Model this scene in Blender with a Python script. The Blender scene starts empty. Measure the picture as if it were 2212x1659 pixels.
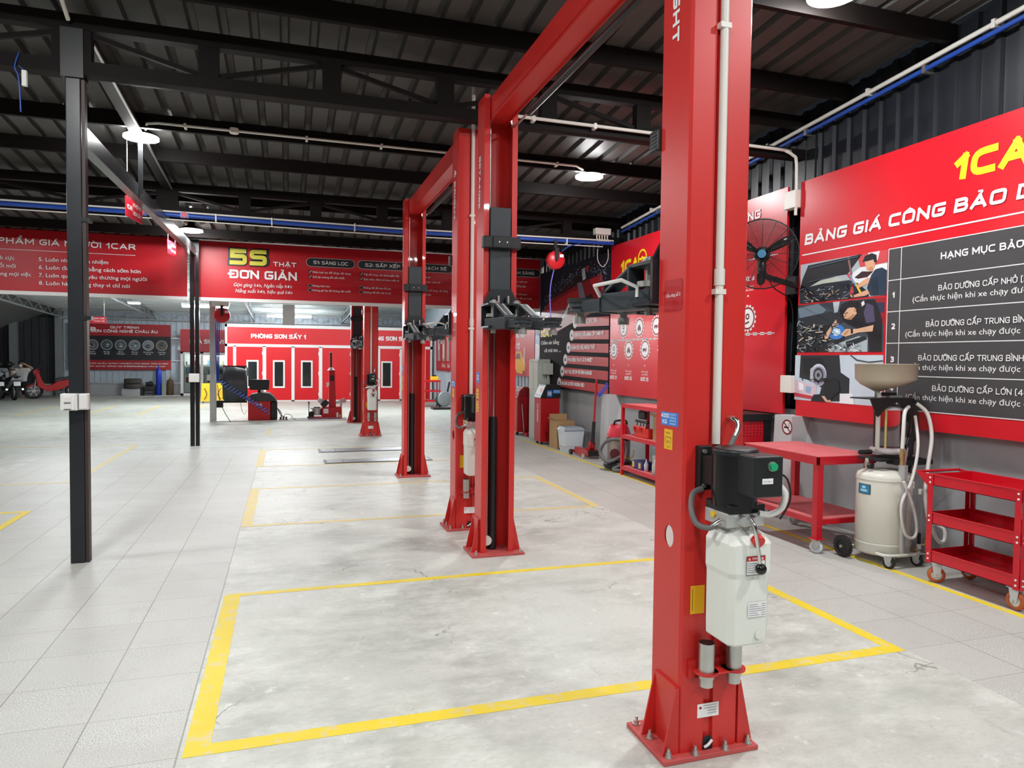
import bpy, math, random
from mathutils import Vector, Matrix, Euler
random.seed(7)
S = bpy.context.scene
COL = S.collection
R_ = math.radians

# ------------------------------------------------------------------ camera
def make_camera():
    f, yaw, pitch, roll, H = 1513.9, R_(17.784), R_(2.054), R_(.643), 1.6
    cy, sy, cp, sp = math.cos(yaw), math.sin(yaw), math.cos(pitch), math.sin(pitch)
    fwd = Vector((sy*cp, cy*cp, -sp)); right = Vector((cy, -sy, 0)); up = right.cross(fwd)
    c, s = math.cos(roll), math.sin(roll)
    r, u = c*right + s*up, -s*right + c*up
    cd = bpy.data.cameras.new('camera'); cd.sensor_fit = 'HORIZONTAL'; cd.sensor_width = 36
    cd.lens = 36*f/2212; cd.clip_start = .05; cd.clip_end = 200
    o = bpy.data.objects.new('camera', cd); COL.objects.link(o)
    o.matrix_world = Matrix(((r.x, u.x, -fwd.x, 0), (r.y, u.y, -fwd.y, 0), (r.z, u.z, -fwd.z, H), (0, 0, 0, 1)))
    S.camera = o
make_camera()

# ------------------------------------------------------------------ world, exposure
W = bpy.data.worlds.new('night'); S.world = W; W.use_nodes = True
W.node_tree.nodes['Background'].inputs[0].default_value = (.62, .78, 1, 1)
W.node_tree.nodes['Background'].inputs[1].default_value = .012
S.view_settings.view_transform = 'Standard'; S.view_settings.look = 'None'
S.view_settings.gamma = 1; S.view_settings.use_curve_mapping = False
S.view_settings.exposure = 0.50
LAMP = 215.0          # radiance of the high bay diffusers
S.cycles.max_bounces = 7; S.cycles.diffuse_bounces = 4; S.cycles.glossy_bounces = 3
S.cycles.transparent_max_bounces = 8; S.cycles.transmission_bounces = 5
S.cycles.caustics_reflective = False; S.cycles.caustics_refractive = False
S.cycles.sample_clamp_indirect = 6; S.cycles.adaptive_threshold = .015

# ------------------------------------------------------------------ materials
MATS = {}
def mat(name, col=None, rough=.5, metal=0, noise=.06, scale=8, bump=0, coat=0, emit=0, trans=0, alpha=1, ior=1.45, spec=.5):
    if name in MATS: return MATS[name]
    m = bpy.data.materials.new(name); m.use_nodes = True; MATS[name] = m
    nt = m.node_tree; N = nt.nodes; L = nt.links; b = N['Principled BSDF']
    b.inputs['Roughness'].default_value = rough; b.inputs['Metallic'].default_value = metal
    b.inputs['Coat Weight'].default_value = coat; b.inputs['Transmission Weight'].default_value = trans
    b.inputs['Alpha'].default_value = alpha; b.inputs['IOR'].default_value = ior
    b.inputs['Specular IOR Level'].default_value = spec
    c = (*col, 1)
    tc = N.new('ShaderNodeTexCoord'); nz = N.new('ShaderNodeTexNoise')
    nz.inputs['Scale'].default_value = scale; nz.inputs['Detail'].default_value = 4
    L.new(tc.outputs['Object'], nz.inputs['Vector'])
    mx = N.new('ShaderNodeMix'); mx.data_type = 'RGBA'
    mx.inputs['A'].default_value = tuple(x*(1-noise) for x in col)+(1,)
    mx.inputs['B'].default_value = tuple(min(1, x*(1+noise)) for x in col)+(1,)
    L.new(nz.outputs['Fac'], mx.inputs['Factor']); L.new(mx.outputs['Result'], b.inputs['Base Color'])
    if bump:
        bp = N.new('ShaderNodeBump'); bp.inputs['Strength'].default_value = bump; bp.inputs['Distance'].default_value = .01
        L.new(nz.outputs['Fac'], bp.inputs['Height']); L.new(bp.outputs['Normal'], b.inputs['Normal'])
    if emit:
        b.inputs['Emission Color'].default_value = c; b.inputs['Emission Strength'].default_value = emit
    return m
def srgb(h):
    h = h.lstrip('#'); o = []
    for i in (0, 2, 4):
        v = int(h[i:i+2], 16)/255; o.append(v/12.92 if v <= .04045 else ((v+.055)/1.055)**2.4)
    return tuple(o)
RED = mat('lift_red', (.60, .026, .022), .38, noise=.10, scale=3, coat=.15)
BRED = mat('banner_red', (.48, .006, .014), .42, noise=.03)
PRED = mat('poster_red', (.62, .010, .020), .32, noise=.03)
CRED = mat('cart_red', (.56, .006, .018), .35, noise=.08, scale=5, coat=.2)
DRED = mat('deep_red', (.20, .006, .010), .5)
BOOTHRED = mat('booth_red', (.62, .004, .010), .45, noise=.05)
WHITE = mat('white_paint', (.78, .78, .76), .45, noise=.04)
LETW = mat('white_lettering', (.82, .82, .82), .5, noise=.01)
YEL = mat('yellow_lettering', (.90, .72, .01), .5, noise=.01)
BLK = mat('black_paint', (.012, .013, .014), .42, noise=.2)
BLKG = mat('black_gloss', (.008, .008, .009), .22, noise=.1)
STEELB = mat('dark_painted_steel', (.018, .021, .025), .33, noise=.35, scale=6)
ARM = mat('dark_grey_arm', (.035, .043, .050), .45, noise=.25, scale=9)
RUB = mat('rubber', (.018, .018, .018), .75, noise=.2)
CHR = mat('chrome', (.75, .75, .74), .18, 1, noise=.05)
ZINC = mat('zinc_steel', (.56, .56, .53), .35, .85, noise=.15, scale=20)
GALV = mat('galvanised', (.52, .54, .54), .4, .6, noise=.12, scale=14)
BRASS = mat('brass', (.62, .45, .2), .35, .9)
PVC = mat('white_plastic_pipe', (.76, .74, .68), .4, noise=.03)
TANK = mat('milky_plastic', (.74, .76, .70), .35, noise=.05, scale=4)
DRAIN = mat('cream_enamel', (.66, .66, .58), .35, noise=.05, scale=4)
BOWL = mat('beige_enamel', (.52, .47, .36), .4, noise=.06)
BLUE = mat('blue_plastic', (.02, .10, .55), .4)
PIPEB = mat('blue_pipe', (.015, .07, .40), .35)
HOSE = mat('clear_hose', (.72, .72, .68), .3, noise=.06)
GREYH = mat('grey_hose', (.14, .14, .14), .5)
CONC = mat('concrete_grey', (.36, .37, .38), .8, noise=.18, scale=3, bump=.15)
PLINTH = mat('plinth_grey', (.34, .355, .37), .55, noise=.10, scale=2)
CARD = mat('cardboard', (.42, .26, .12), .8, noise=.1)
LGREY = mat('light_grey_plastic', (.62, .66, .70), .45)
MGREY = mat('mid_grey', (.25, .26, .27), .5)
CABG = mat('grey_green_enamel', (.50, .55, .50), .45)
ORANGE = mat('orange_polyurethane', (.45, .10, .035), .5)
YELP = mat('yellow_enamel', (.85, .50, .02), .45)
GREEN = mat('green_button', (.01, .35, .15), .4)
TABG = mat('poster_charcoal', (.055, .055, .058), .5, noise=.05)
PHB = mat('print_black', (.010, .010, .014), .5)
GLASS = mat('clear_plastic', (.93, .95, .95), .05, trans=1, noise=.01, ior=1.2)
WGL = mat('window_glass', (.02, .025, .025), .06, noise=.1, spec=.6)
def flat(hexc, rough=.45): return mat('print_'+hexc.strip('#'), srgb(hexc), rough, noise=.03)
LIT = mat('lamp_diffuser', (1, 1, 1), .5, emit=LAMP, noise=0)
TUBE = mat('tube_diffuser', (.93, .98, 1), .5, emit=215, noise=0)

# ------------------------------------------------------------------ mesh builder
WLOC = {}
class Surf:
    """a flat surface: origin, u and v directions; positive d stands off towards the viewer"""
    def __init__(s, o, u, v): s.o, s.u, s.v = Vector(o), Vector(u), Vector(v); s.n = s.u.cross(s.v)
    def p(s, u, v, d=0): return s.o + s.u*u + s.v*v + s.n*d
class M:
    def __init__(s, tf=None): s.v = []; s.f = []; s.fm = []; s.fs = []; s.slots = []; s.cur = None; s.tf = tf
    def m(s, mt): s.cur = mt; return s
    def add(s, vs, fs, smooth=False):
        b = len(s.v)
        for p in vs:
            p = Vector(p); s.v.append(s.tf(p) if s.tf else p)
        if s.cur not in s.slots: s.slots.append(s.cur)
        k = s.slots.index(s.cur)
        for f in fs:
            s.f.append([b+i for i in f]); s.fm.append(k); s.fs.append(smooth)
        return s
    def hexa(s, c):
        return s.add(c, [(0, 3, 2, 1), (4, 5, 6, 7), (0, 1, 5, 4), (1, 2, 6, 5), (2, 3, 7, 6), (3, 0, 4, 7)])
    def box(s, x0, x1, y0, y1, z0, z1):
        return s.hexa([(x0, y0, z0), (x1, y0, z0), (x1, y1, z0), (x0, y1, z0), (x0, y0, z1), (x1, y0, z1), (x1, y1, z1), (x0, y1, z1)])
    def beam(s, p0, p1, w, h, up=(0, 0, 1)):
        p0, p1 = Vector(p0), Vector(p1); d = (p1-p0).normalized(); a = d.cross(Vector(up))
        if a.length < 1e-5: a = d.cross(Vector((1, 0, 0)))
        a.normalize(); b = a.cross(d); a *= w/2; b *= h/2
        return s.hexa([p0-a-b, p0+a-b, p1+a-b, p1-a-b, p0-a+b, p0+a+b, p1+a+b, p1-a+b])
    def cyl(s, p0, p1, r, r1=None, n=16, cap=True):
        p0, p1 = Vector(p0), Vector(p1); r1 = r if r1 is None else r1
        d = (p1-p0).normalized(); a = d.orthogonal().normalized(); b = d.cross(a)
        c = [(math.cos(2*math.pi*i/n), math.sin(2*math.pi*i/n)) for i in range(n)]
        s.add([p0+(a*x+b*y)*r for x, y in c]+[p1+(a*x+b*y)*r1 for x, y in c],
              [(i, (i+1) % n, n+(i+1) % n, n+i) for i in range(n)], True)
        if cap:
            s.add([p0+(a*x+b*y)*r for x, y in c], [list(range(n))[::-1]])
            s.add([p1+(a*x+b*y)*r1 for x, y in c], [list(range(n))])
        return s
    def tube(s, pts, r, n=8, curve=0, closed=False):
        P = [Vector(p) for p in pts]
        if curve:
            Q = []; k = len(P)
            for i in range(k-(0 if closed else 1)):
                p0, p1, p2, p3 = (P[(i-1) % k] if closed or i else P[0]), P[i], P[(i+1) % k], (P[(i+2) % k] if closed or i+2 < k else P[-1])
                for j in range(curve):
                    t = j/curve
                    Q.append(.5*((2*p1)+(p2-p0)*t+(2*p0-5*p1+4*p2-p3)*t*t+(3*p1-p0-3*p2+p3)*t**3))
            if not closed: Q.append(P[-1])
            P = Q
        k = len(P); vs = []; a = None
        for i in range(k):
            if closed: d = P[(i+1) % k]-P[i-1]
            else: d = P[min(i+1, k-1)]-P[max(i-1, 0)]
            d.normalize()
            if a is None: a = d.orthogonal().normalized()
            else:
                a = a-d*a.dot(d)
                a = a.normalized() if a.length > 1e-6 else d.orthogonal().normalized()
            b = d.cross(a)
            vs += [P[i]+(a*math.cos(2*math.pi*j/n)+b*math.sin(2*math.pi*j/n))*r for j in range(n)]
        fs = [(i*n+j, i*n+(j+1) % n, ((i+1) % k)*n+(j+1) % n, ((i+1) % k)*n+j) for i in range(k if closed else k-1) for j in range(n)]
        s.add(vs, fs, True)
        if not closed:
            s.add(vs[:n], [list(range(n))[::-1]]); s.add(vs[-n:], [list(range(n))])
        return s
    def lathe(s, c, prof, n=24, axis=(0, 0, 1), sx=1, sy=1):
        c = Vector(c); d = Vector(axis).normalized()
        a = Vector((1, 0, 0)) if abs(d.z) > .99 else d.orthogonal().normalized(); b = d.cross(a)
        vs = [c+d*z+(a*math.cos(2*math.pi*j/n)*sx+b*math.sin(2*math.pi*j/n)*sy)*r for r, z in prof for j in range(n)]
        k = len(prof)
        return s.add(vs, [(i*n+j, i*n+(j+1) % n, (i+1)*n+(j+1) % n, (i+1)*n+j) for i in range(k-1) for j in range(n)], True)
    def ball(s, c, r, n=14, sc=(1, 1, 1)):
        k = n//2; c = Vector(c); vs = []; fs = []
        for i in range(k+1):
            t = math.pi*i/k
            for j in range(n):
                p = 2*math.pi*j/n
                vs.append(c+Vector((math.sin(t)*math.cos(p)*sc[0], math.sin(t)*math.sin(p)*sc[1], math.cos(t)*sc[2]))*r)
        for i in range(k):
            for j in range(n): fs.append((i*n+j, i*n+(j+1) % n, (i+1)*n+(j+1) % n, (i+1)*n+j))
        return s.add(vs, fs, True)
    def torus(s, c, R, r, axis=(0, 0, 1), n=28, k=8):
        c = Vector(c); d = Vector(axis).normalized(); a = d.orthogonal().normalized(); b = d.cross(a)
        return s.tube([c+(a*math.cos(2*math.pi*i/n)+b*math.sin(2*math.pi*i/n))*R for i in range(n)], r, k, closed=True)
    def prism(s, sf, pts, d0, d1):
        n = len(pts); vs = [sf.p(u, v, d0) for u, v in pts]+[sf.p(u, v, d1) for u, v in pts]
        return s.add(vs, [list(range(n))[::-1], list(range(n, 2*n))]+[(i, (i+1) % n, n+(i+1) % n, n+i) for i in range(n)])
    def poly(s, sf, pts, d): return s.add([sf.p(u, v, d) for u, v in pts], [list(range(len(pts)))])
    def rect(s, sf, u0, u1, v0, v1, d): return s.poly(sf, [(u0, v0), (u1, v0), (u1, v1), (u0, v1)], d)
    def disc(s, sf, u, v, r, d, rv=None, n=24):
        rv = rv or r
        return s.poly(sf, [(u+r*math.cos(2*math.pi*i/n), v+rv*math.sin(2*math.pi*i/n)) for i in range(n)], d)
    def ring(s, sf, u, v, r, r2, d, n=28, t0=0, t1=1):
        vs = []; 
        for i in range(n+1):
            t = 2*math.pi*(t0+(t1-t0)*i/n); vs += [sf.p(u+r*math.cos(t), v+r*math.sin(t), d), sf.p(u+r2*math.cos(t), v+r2*math.sin(t), d)]
        return s.add(vs, [(2*i, 2*i+1, 2*i+3, 2*i+2) for i in range(n)])
    def line(s, sf, pts, w, d):
        for (a, b), (c, e) in zip(pts, pts[1:]):
            L = math.hypot(c-a, e-b) or 1; x, y = -(e-b)/L*w/2, (c-a)/L*w/2
            s.poly(sf, [(a-x, b-y), (c-x, e-y), (c+x, e+y), (a+x, b+y)], d)
        return s
    def gear(s, sf, u, v, r, d, n=16):
        pts = []
        for i in range(n):
            for q, rr in ((0, 1), (.45, 1), (.5, .88), (.95, .88)):
                t = 2*math.pi*(i+q)/n; pts.append((u+r*rr*math.cos(t), v+r*rr*math.sin(t)))
        return s.poly(sf, pts, d)
    def text(s, sf, txt, u, v, h, w=None, d=.002, bold=.012, align='L', shear=0, sx=1):
        """h = cap height, w = fitted overall width"""
        c = bpy.data.curves.new('t', 'FONT'); c.body = txt; c.size = 1; c.resolution_u = 2; c.fill_mode = 'FRONT'
        c.offset = bold; c.shear = shear
        o = bpy.data.objects.new('t', c); COL.objects.link(o)
        me = o.evaluated_get(DG()).to_mesh()
        P = [p.co.copy() for p in me.vertices]; F = [list(p.vertices) for p in me.polygons]
        COL.objects.unlink(o); bpy.data.objects.remove(o); bpy.data.curves.remove(c)
        if not P: return s
        x0 = min(p.x for p in P); x1 = max(p.x for p in P); k = h/.727
        kx = w/(x1-x0) if w else k*sx
        off = {'L': 0, 'C': -(x1-x0)/2*kx, 'R': -(x1-x0)*kx}[align]
        return s.add([sf.p(u+off+(p.x-x0)*kx, v+p.y*k, d) for p in P], F)
    def build(s, name, mt=None, parent=None, bevel=0, loc=None, seg=2, label=None, solid=0):
        if mt and not s.slots: s.slots = [mt]
        off = WLOC.get(parent.name, Vector()) if parent else Vector(loc or (0, 0, 0))
        me = bpy.data.meshes.new(name); me.from_pydata([p-off for p in s.v], [], s.f); 
        for x in s.slots: me.materials.append(x or mt)
        for p, k, q in zip(me.polygons, s.fm, s.fs): p.material_index = k; p.use_smooth = q
        me.update()
        o = bpy.data.objects.new(name, me); COL.objects.link(o)
        if parent: o.parent = parent
        else: o.location = off
        WLOC[o.name] = off
        if solid:
            q = o.modifiers.new('solid', 'SOLIDIFY'); q.thickness = solid; q.offset = 0
        if bevel:
            q = o.modifiers.new('bevel', 'BEVEL'); q.width = bevel; q.segments = seg; q.limit_method = 'ANGLE'; q.angle_limit = R_(40)
            q.harden_normals = False
        if label: o['label'] = label
        return o
import unicodedata
GL = {}
def _g(k, w, *st): GL[k] = (w, [[(float(a), float(b)) for a, b in zip(q[::2], q[1::2])] for q in (tuple(map(float, x.split())) for x in st)])
_g('A', .9, '0 0 .45 1', '.45 1 .9 0', '.2 .3 .7 .3'); _g('B', .78, '0 1 .72 1 .72 .53 0 .53', '0 .53 .78 .53 .78 0 0 0', '0 0 0 1')
_g('C', .8, '.8 .76 .8 1 0 1 0 0 .8 0 .8 .24'); _g('D', .82, '0 1 .82 1 .82 0 0 0', '0 0 0 1'); _g('Đ', .82, '0 1 .82 1 .82 0 0 0', '0 0 0 1', '-.2 .52 .35 .52')
_g('E', .7, '.7 1 0 1', '0 1 0 0', '0 0 .7 0', '0 .52 .62 .52'); _g('F', .7, '.7 1 0 1', '0 1 0 0', '0 .5 .6 .5'); _g('G', .82, '.8 .78 .8 1 0 1 0 0 .82 0 .82 .48', '.82 .48 .45 .48')
_g('H', .78, '0 0 0 1', '.78 0 .78 1', '0 .5 .78 .5'); _g('I', 0, '0 0 0 1'); _g('K', .75, '0 0 0 1', '0 .45 .72 1', '.22 .6 .78 0'); _g('L', .65, '0 1 0 0', '0 0 .65 0')
_g('M', 1, '0 0 0 1', '0 1 .5 .25', '.5 .25 1 1', '1 1 1 0'); _g('N', .8, '0 0 0 1', '0 1 .8 0', '.8 0 .8 1'); _g('O', .85, '.42 1 0 1 0 0 .85 0 .85 1 .42 1'); _g('P', .76, '0 1 .76 1 .76 .45 0 .45', '0 0 0 1')
_g('Q', .85, '.42 1 0 1 0 0 .85 0 .85 1 .42 1', '.5 .25 .9 -.08'); _g('R', .78, '0 1 .76 1 .76 .46 0 .46', '0 0 0 1', '.4 .46 .8 0'); _g('S', .78, '.76 .8 .76 1 0 1 0 .53 .78 .53 .78 0 0 0 0 .2')
_g('T', .8, '0 1 .8 1', '.4 1 .4 0'); _g('U', .8, '0 1 0 0 .8 0 .8 1'); _g('V', .88, '0 1 .44 0', '.44 0 .88 1'); _g('X', .85, '0 1 .85 0', '0 0 .85 1'); _g('Y', .84, '0 1 .42 .45', '.84 1 .42 .45', '.42 .45 .42 0')
_g('W', 1.2, '0 1 .3 0', '.3 0 .6 .9', '.6 .9 .9 0', '.9 0 1.2 1')
_g('0', .75, '.37 1 0 1 0 0 .75 0 .75 1 .37 1'); _g('1', .3, '0 .72 .3 1', '.3 1 .3 0'); _g('2', .74, '0 .76 0 1 .74 1 .74 .55 0 .1', '0 .1 0 0', '0 0 .74 0'); _g('3', .74, '0 .8 0 1 .72 1 .72 .53 .25 .53', '.25 .53 .74 .53 .74 0 0 0 0 .2')
_g('4', .8, '.6 0 .6 1', '.6 1 0 .28', '0 .28 .8 .28'); _g('5', .78, '.74 1 .04 1', '.04 1 .04 .56', '.04 .56 .78 .56 .78 0 0 0 0 .16'); _g('6', .75, '.7 .8 .7 1 0 1 0 0 .75 0 .75 .55 0 .55'); _g('7', .7, '0 1 .7 1', '.7 1 .2 0'); _g('8', .75, '.37 1 0 1 0 .53 .75 .53 .75 1 .37 1', '.37 .53 0 .53 0 0 .75 0 .75 .53'); _g('9', .75, '.75 .45 0 .45 0 1 .75 1 .75 0 .1 0')
_g('.', 0, '0 0 0 .06'); _g(',', 0, '0 .06 -.08 -.14'); _g(':', 0, '0 .1 0 .16', '0 .6 0 .66'); _g('(', .22, '.22 1.1 0 1.1 0 -.1 .22 -.1'); _g(')', .22, '0 1.1 .22 1.1 .22 -.1 0 -.1'); _g('-', .4, '0 .4 .4 .4'); _g('k', .5, '0 0 0 1', '0 .25 .45 .68', '.15 .4 .5 0'); _g('m', .8, '0 0 0 .68', '0 .68 .4 .68 .4 0', '.4 .68 .8 .68 .8 0'); _g('/', .4, '0 0 .4 1')
def _fillet(P, r):
    if len(P) < 3: return P
    Q = [P[0]]
    for a, b, c in zip(P, P[1:], P[2:]):
        la, lc = math.dist(a, b), math.dist(b, c); q = min(r, la*.5, lc*.5)
        p0 = (b[0]+(a[0]-b[0])*q/la, b[1]+(a[1]-b[1])*q/la); p1 = (b[0]+(c[0]-b[0])*q/lc, b[1]+(c[1]-b[1])*q/lc)
        for k in range(5):
            t = k/4; Q.append(tuple(p0[i]*(1-t)**2+2*b[i]*t*(1-t)+p1[i]*t*t for i in (0, 1)))
    return Q+[P[-1]]
def stroke_text(b, sf, txt, u, v, h, w=None, th=.17, rnd=.2, d=.003, align='L', shear=0, sx=1, gap=.26):
    """block capitals drawn as ribbons; h = cap height, w = overall width, th = stroke weight"""
    segs = []; x = 0; slim = set()
    for ch in txt:
        if ch == ' ': x += .5; continue
        if ch == 'Đ': base, marks = 'Đ', ''
        else:
            q = unicodedata.normalize('NFD', ch); base, marks = q[0], q[1:]
        if base not in GL: base = base.upper() if base.upper() in GL else 'O'
        gw, st = GL[base]
        for s in st:
            if (rnd < .3 or th >= .2) and len(s) > 3 and ch not in '()':
                if s[0][0] == s[1][0] and abs(s[0][1]-s[1][1]) < .26: s = s[1:]
                if s[-1][0] == s[-2][0] and abs(s[-1][1]-s[-2][1]) < .26: s = s[:-1]
            segs.append([(x+a, c) for a, c in _fillet(s, rnd)])
        c = x+gw/2; top = 1.13; n0 = len(segs)
        if '\u031b' in marks: segs.append([(x+gw-.02, .86), (x+gw+.14, .92), (x+gw+.16, 1.12)])
        if '\u0302' in marks: segs += [[(c-.24, 1.14), (c, 1.32)], [(c, 1.32), (c+.24, 1.14)]]; top = 1.36
        if '\u0306' in marks: segs.append(_fillet([(c-.22, 1.32), (c-.2, 1.15), (c+.2, 1.15), (c+.22, 1.32)], .15)); top = 1.36
        s = .18 if top > 1.3 else 0
        if '\u0301' in marks: segs.append([(c-.02+s, top), (c+.2+s, top+.24)])
        if '\u0300' in marks: segs.append([(c+.02-s, top), (c-.2-s, top+.24)])
        if '\u0309' in marks: segs.append(_fillet([(c-.12+s, top+.26), (c+.14+s, top+.26), (c+.12+s, top+.1), (c+s, top)], .1))
        if '\u0303' in marks: segs.append([(c-.24, top+.04), (c-.1, top+.14), (c+.1, top+.04), (c+.24, top+.14)])
        if '\u0323' in marks: segs.append([(c, -.32), (c, -.22)])
        slim |= set(range(n0, len(segs))); x += gw+gap+th*.6
    W = x-gap-th*.6; kx = (w-th*h)/W if w else h*sx
    off = {'L': th*h/2, 'C': -W*kx/2, 'R': -W*kx-th*h/2}[align]; tw0 = th*h/2
    for q, P in enumerate(segs):
        tw = tw0*(min(1, .13/th) if q in slim else 1)
        d += min(1e-4, h*.002)
        P = [(u+off+a*kx+shear*c*h, v+tw0+c*(h-2*tw0)) for a, c in P]; k = len(P); vs = []
        loop = k > 3 and math.dist(P[0], P[-1]) < 1e-6
        for i in range(k):
            a, c = P[max(i-1, 0)], P[min(i+1, k-1)]
            if loop and i in (0, k-1): a, c = P[-2], P[1]
            dx, dy = c[0]-a[0], c[1]-a[1]; L = math.hypot(dx, dy) or 1; dx, dy = dx/L, dy/L
            p = P[i]; e = 0 if loop else (-tw if i == 0 else tw if i == k-1 else 0)*.96
            vs += [sf.p(p[0]+dx*e-dy*tw, p[1]+dy*e+dx*tw, d), sf.p(p[0]+dx*e+dy*tw, p[1]+dy*e-dx*tw, d)]
        b.add(vs, [(2*i, 2*i+1, 2*i+3, 2*i+2) for i in range(k-1)])
    return b
M.st = stroke_text
def DG():
    bpy.context.view_layer.update(); return bpy.context.evaluated_depsgraph_get()
def tag(o, label, cat, group=None, kind='thing'):
    o['label'] = label; o['category'] = cat; o['kind'] = kind
    if group: o['group'] = group
    return o
def thing(name, label, cat, loc, group=None):
    o = bpy.data.objects.new(name, None); COL.objects.link(o); o.location = loc; o.empty_display_size = .1
    WLOC[o.name] = Vector(loc); return tag(o, label, cat, group)
def struct(o): o['kind'] = 'structure'; return o
KIDS = lambda o: [c for c in COL.objects if c.parent == o]
def dup(o, parent=None, **kw):
    c = o.copy(); COL.objects.link(c)
    if parent: c.parent = parent
    WLOC[c.name] = WLOC.get(o.name, Vector())
    for k in list(KIDS(o)): dup(k, c)
    return c
X, Y, Z = Vector((1, 0, 0)), Vector((0, 1, 0)), Vector((0, 0, 1))
def wallR(x): return Surf((x, 0, 0), (0, -1, 0), (0, 0, 1))       # u = -y, faces -x
def front(y): return Surf((0, y, 0), (1, 0, 0), (0, 0, 1))         # u = x, faces -y
def roofz(y): return 4.64-.0708*y

# ------------------------------------------------------------------ floor
def floor_material():
    m = bpy.data.materials.new('floor_tiles_and_concrete'); m.use_nodes = True
    nt = m.node_tree; N = nt.nodes; L = nt.links; b = N['Principled BSDF']
    def nd(t, **k):
        n = N.new(t)
        for a, v in k.items(): setattr(n, a, v)
        return n
    def mth(op, a, c=None, clamp=False):
        n = nd('ShaderNodeMath', operation=op); n.use_clamp = clamp
        for i, x in ((0, a), (1, c)):
            if x is None: continue
            if isinstance(x, (int, float)): n.inputs[i].default_value = x
            else: L.new(x, n.inputs[i])
        return n.outputs[0]
    def mix(f, a, c):
        n = nd('ShaderNodeMix', data_type='RGBA')
        for k, x in (('Factor', f), ('A', a), ('B', c)):
            if isinstance(x, (tuple, float, int)): n.inputs[k].default_value = x
            else: L.new(x, n.inputs[k])
        return n.outputs['Result']
    def ramp(x, lo, hi):
        n = nd('ShaderNodeMapRange'); n.clamp = True; n.inputs['From Min'].default_value = lo; n.inputs['From Max'].default_value = hi
        L.new(x, n.inputs['Value']); return n.outputs[0]
    tc = nd('ShaderNodeTexCoord'); sep = nd('ShaderNodeSeparateXYZ'); L.new(tc.outputs['Object'], sep.inputs[0])
    x, y = sep.outputs[0], sep.outputs[1]
    def noise(sc, det=6, rough=.6, stretch=None):
        n = nd('ShaderNodeTexNoise'); n.inputs['Scale'].default_value = sc; n.inputs['Detail'].default_value = det; n.inputs['Roughness'].default_value = rough
        if stretch:
            mp = nd('ShaderNodeMapping'); mp.inputs['Scale'].default_value = stretch; L.new(tc.outputs['Object'], mp.inputs[0]); L.new(mp.outputs[0], n.inputs['Vector'])
        else: L.new(tc.outputs['Object'], n.inputs['Vector'])
        return n.outputs['Fac']
    big, mid, fine = noise(.8), noise(3.5, 8, .7, (1, 1.6, 1)), noise(150, 2)
    conc = mix(ramp(mid, .36, .66), (.40, .42, .375, 1), (.66, .68, .63, 1))
    conc = mix(ramp(big, .44, .62), conc, (.58, .60, .55, 1))
    conc = mix(ramp(noise(9, 6, .7), .60, .74), conc, (.80, .82, .79, 1))
    conc = mix(ramp(noise(1.7, 9, .75, (1.4, .6, 1)), .62, .74), conc, (.33, .355, .30, 1))
    vo = nd('ShaderNodeTexVoronoi', feature='DISTANCE_TO_EDGE'); vo.inputs['Scale'].default_value = .55
    wv = nd('ShaderNodeVectorMath', operation='ADD'); nn = nd('ShaderNodeTexNoise'); nn.inputs['Scale'].default_value = 2.2; nn.inputs['Detail'].default_value = 8
    L.new(tc.outputs['Object'], nn.inputs['Vector']); L.new(tc.outputs['Object'], wv.inputs[0]); L.new(nn.outputs['Color'], wv.inputs[1]); L.new(wv.outputs[0], vo.inputs['Vector'])
    crack = mth('MULTIPLY', mth('LESS_THAN', vo.outputs['Distance'], .0042), ramp(noise(1.1), .52, .60))
    conc = mix(mth('MULTIPLY', ramp(noise(26, 8, .8, (1, 1.8, 1)), .50, .72), .55), conc, (.34, .36, .31, 1))
    conc = mix(mth('MULTIPLY', ramp(noise(.55, 7, .7, (1, 2.2, 1)), .54, .66), .55), conc, (.36, .385, .33, 1))
    conc = mix(mth('MULTIPLY', crack, .75), conc, (.2, .2, .18, 1))
    til = mix(ramp(fine, .38, .62), (.35, .36, .33, 1), (.66, .67, .635, 1))
    til = mix(ramp(noise(2.2, 6), .40, .68), til, (.51, .515, .48, 1))
    til = mix(mth('MULTIPLY', ramp(noise(5, 8, .75), .56, .72), .6), til, (.42, .38, .35, 1))
    til = mix(mth('MULTIPLY', ramp(noise(1.1, 8, .7, (1, 2, 1)), .52, .68), .5), til, (.43, .42, .38, 1))
    def joint(c, off, pitch, w):
        f = mth('FRACT', mth('DIVIDE', mth('ADD', c, off), pitch)); return mth('LESS_THAN', f, w/pitch)
    jx = joint(x, .42+41*10, .41, .006); jy = joint(y, 400.2, .4, .004)
    j = mth('MULTIPLY', mth('MAXIMUM', jx, mth('MULTIPLY', jy, .85)), .85)
    til = mix(j, til, (.20, .19, .165, 1))
    side = mth('MAXIMUM', mth('LESS_THAN', x, -.42), mth('GREATER_THAN', x, 3.29))
    zone = mth('MULTIPLY', side, ramp(y, 13.5, 11.5)); 
    zone = mth('MULTIPLY', zone, mth('GREATER_THAN', x, -3.6))
    wn = nd('ShaderNodeTexWhiteNoise'); cb = nd('ShaderNodeCombineXYZ')
    L.new(mth('FLOOR', mth('DIVIDE', mth('ADD', x, .42+410), .41)), cb.inputs[0]); L.new(mth('FLOOR', mth('DIVIDE', mth('ADD', y, 400.2), .4)), cb.inputs[1]); L.new(cb.outputs[0], wn.inputs['Vector'])
    til = mix(mth('MULTIPLY', wn.outputs['Value'], .30), til, (.40, .405, .37, 1))
    til = mix(mth('MULTIPLY', ramp(noise(14, 6, .7), .58, .74), .45), til, (.34, .325, .30, 1))
    colr = mix(zone, conc, til)
    seam = mth('MULTIPLY', mth('LESS_THAN', mth('ABSOLUTE', mth('ADD', x, .42)), .004), mth('LESS_THAN', y, 13))
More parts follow.
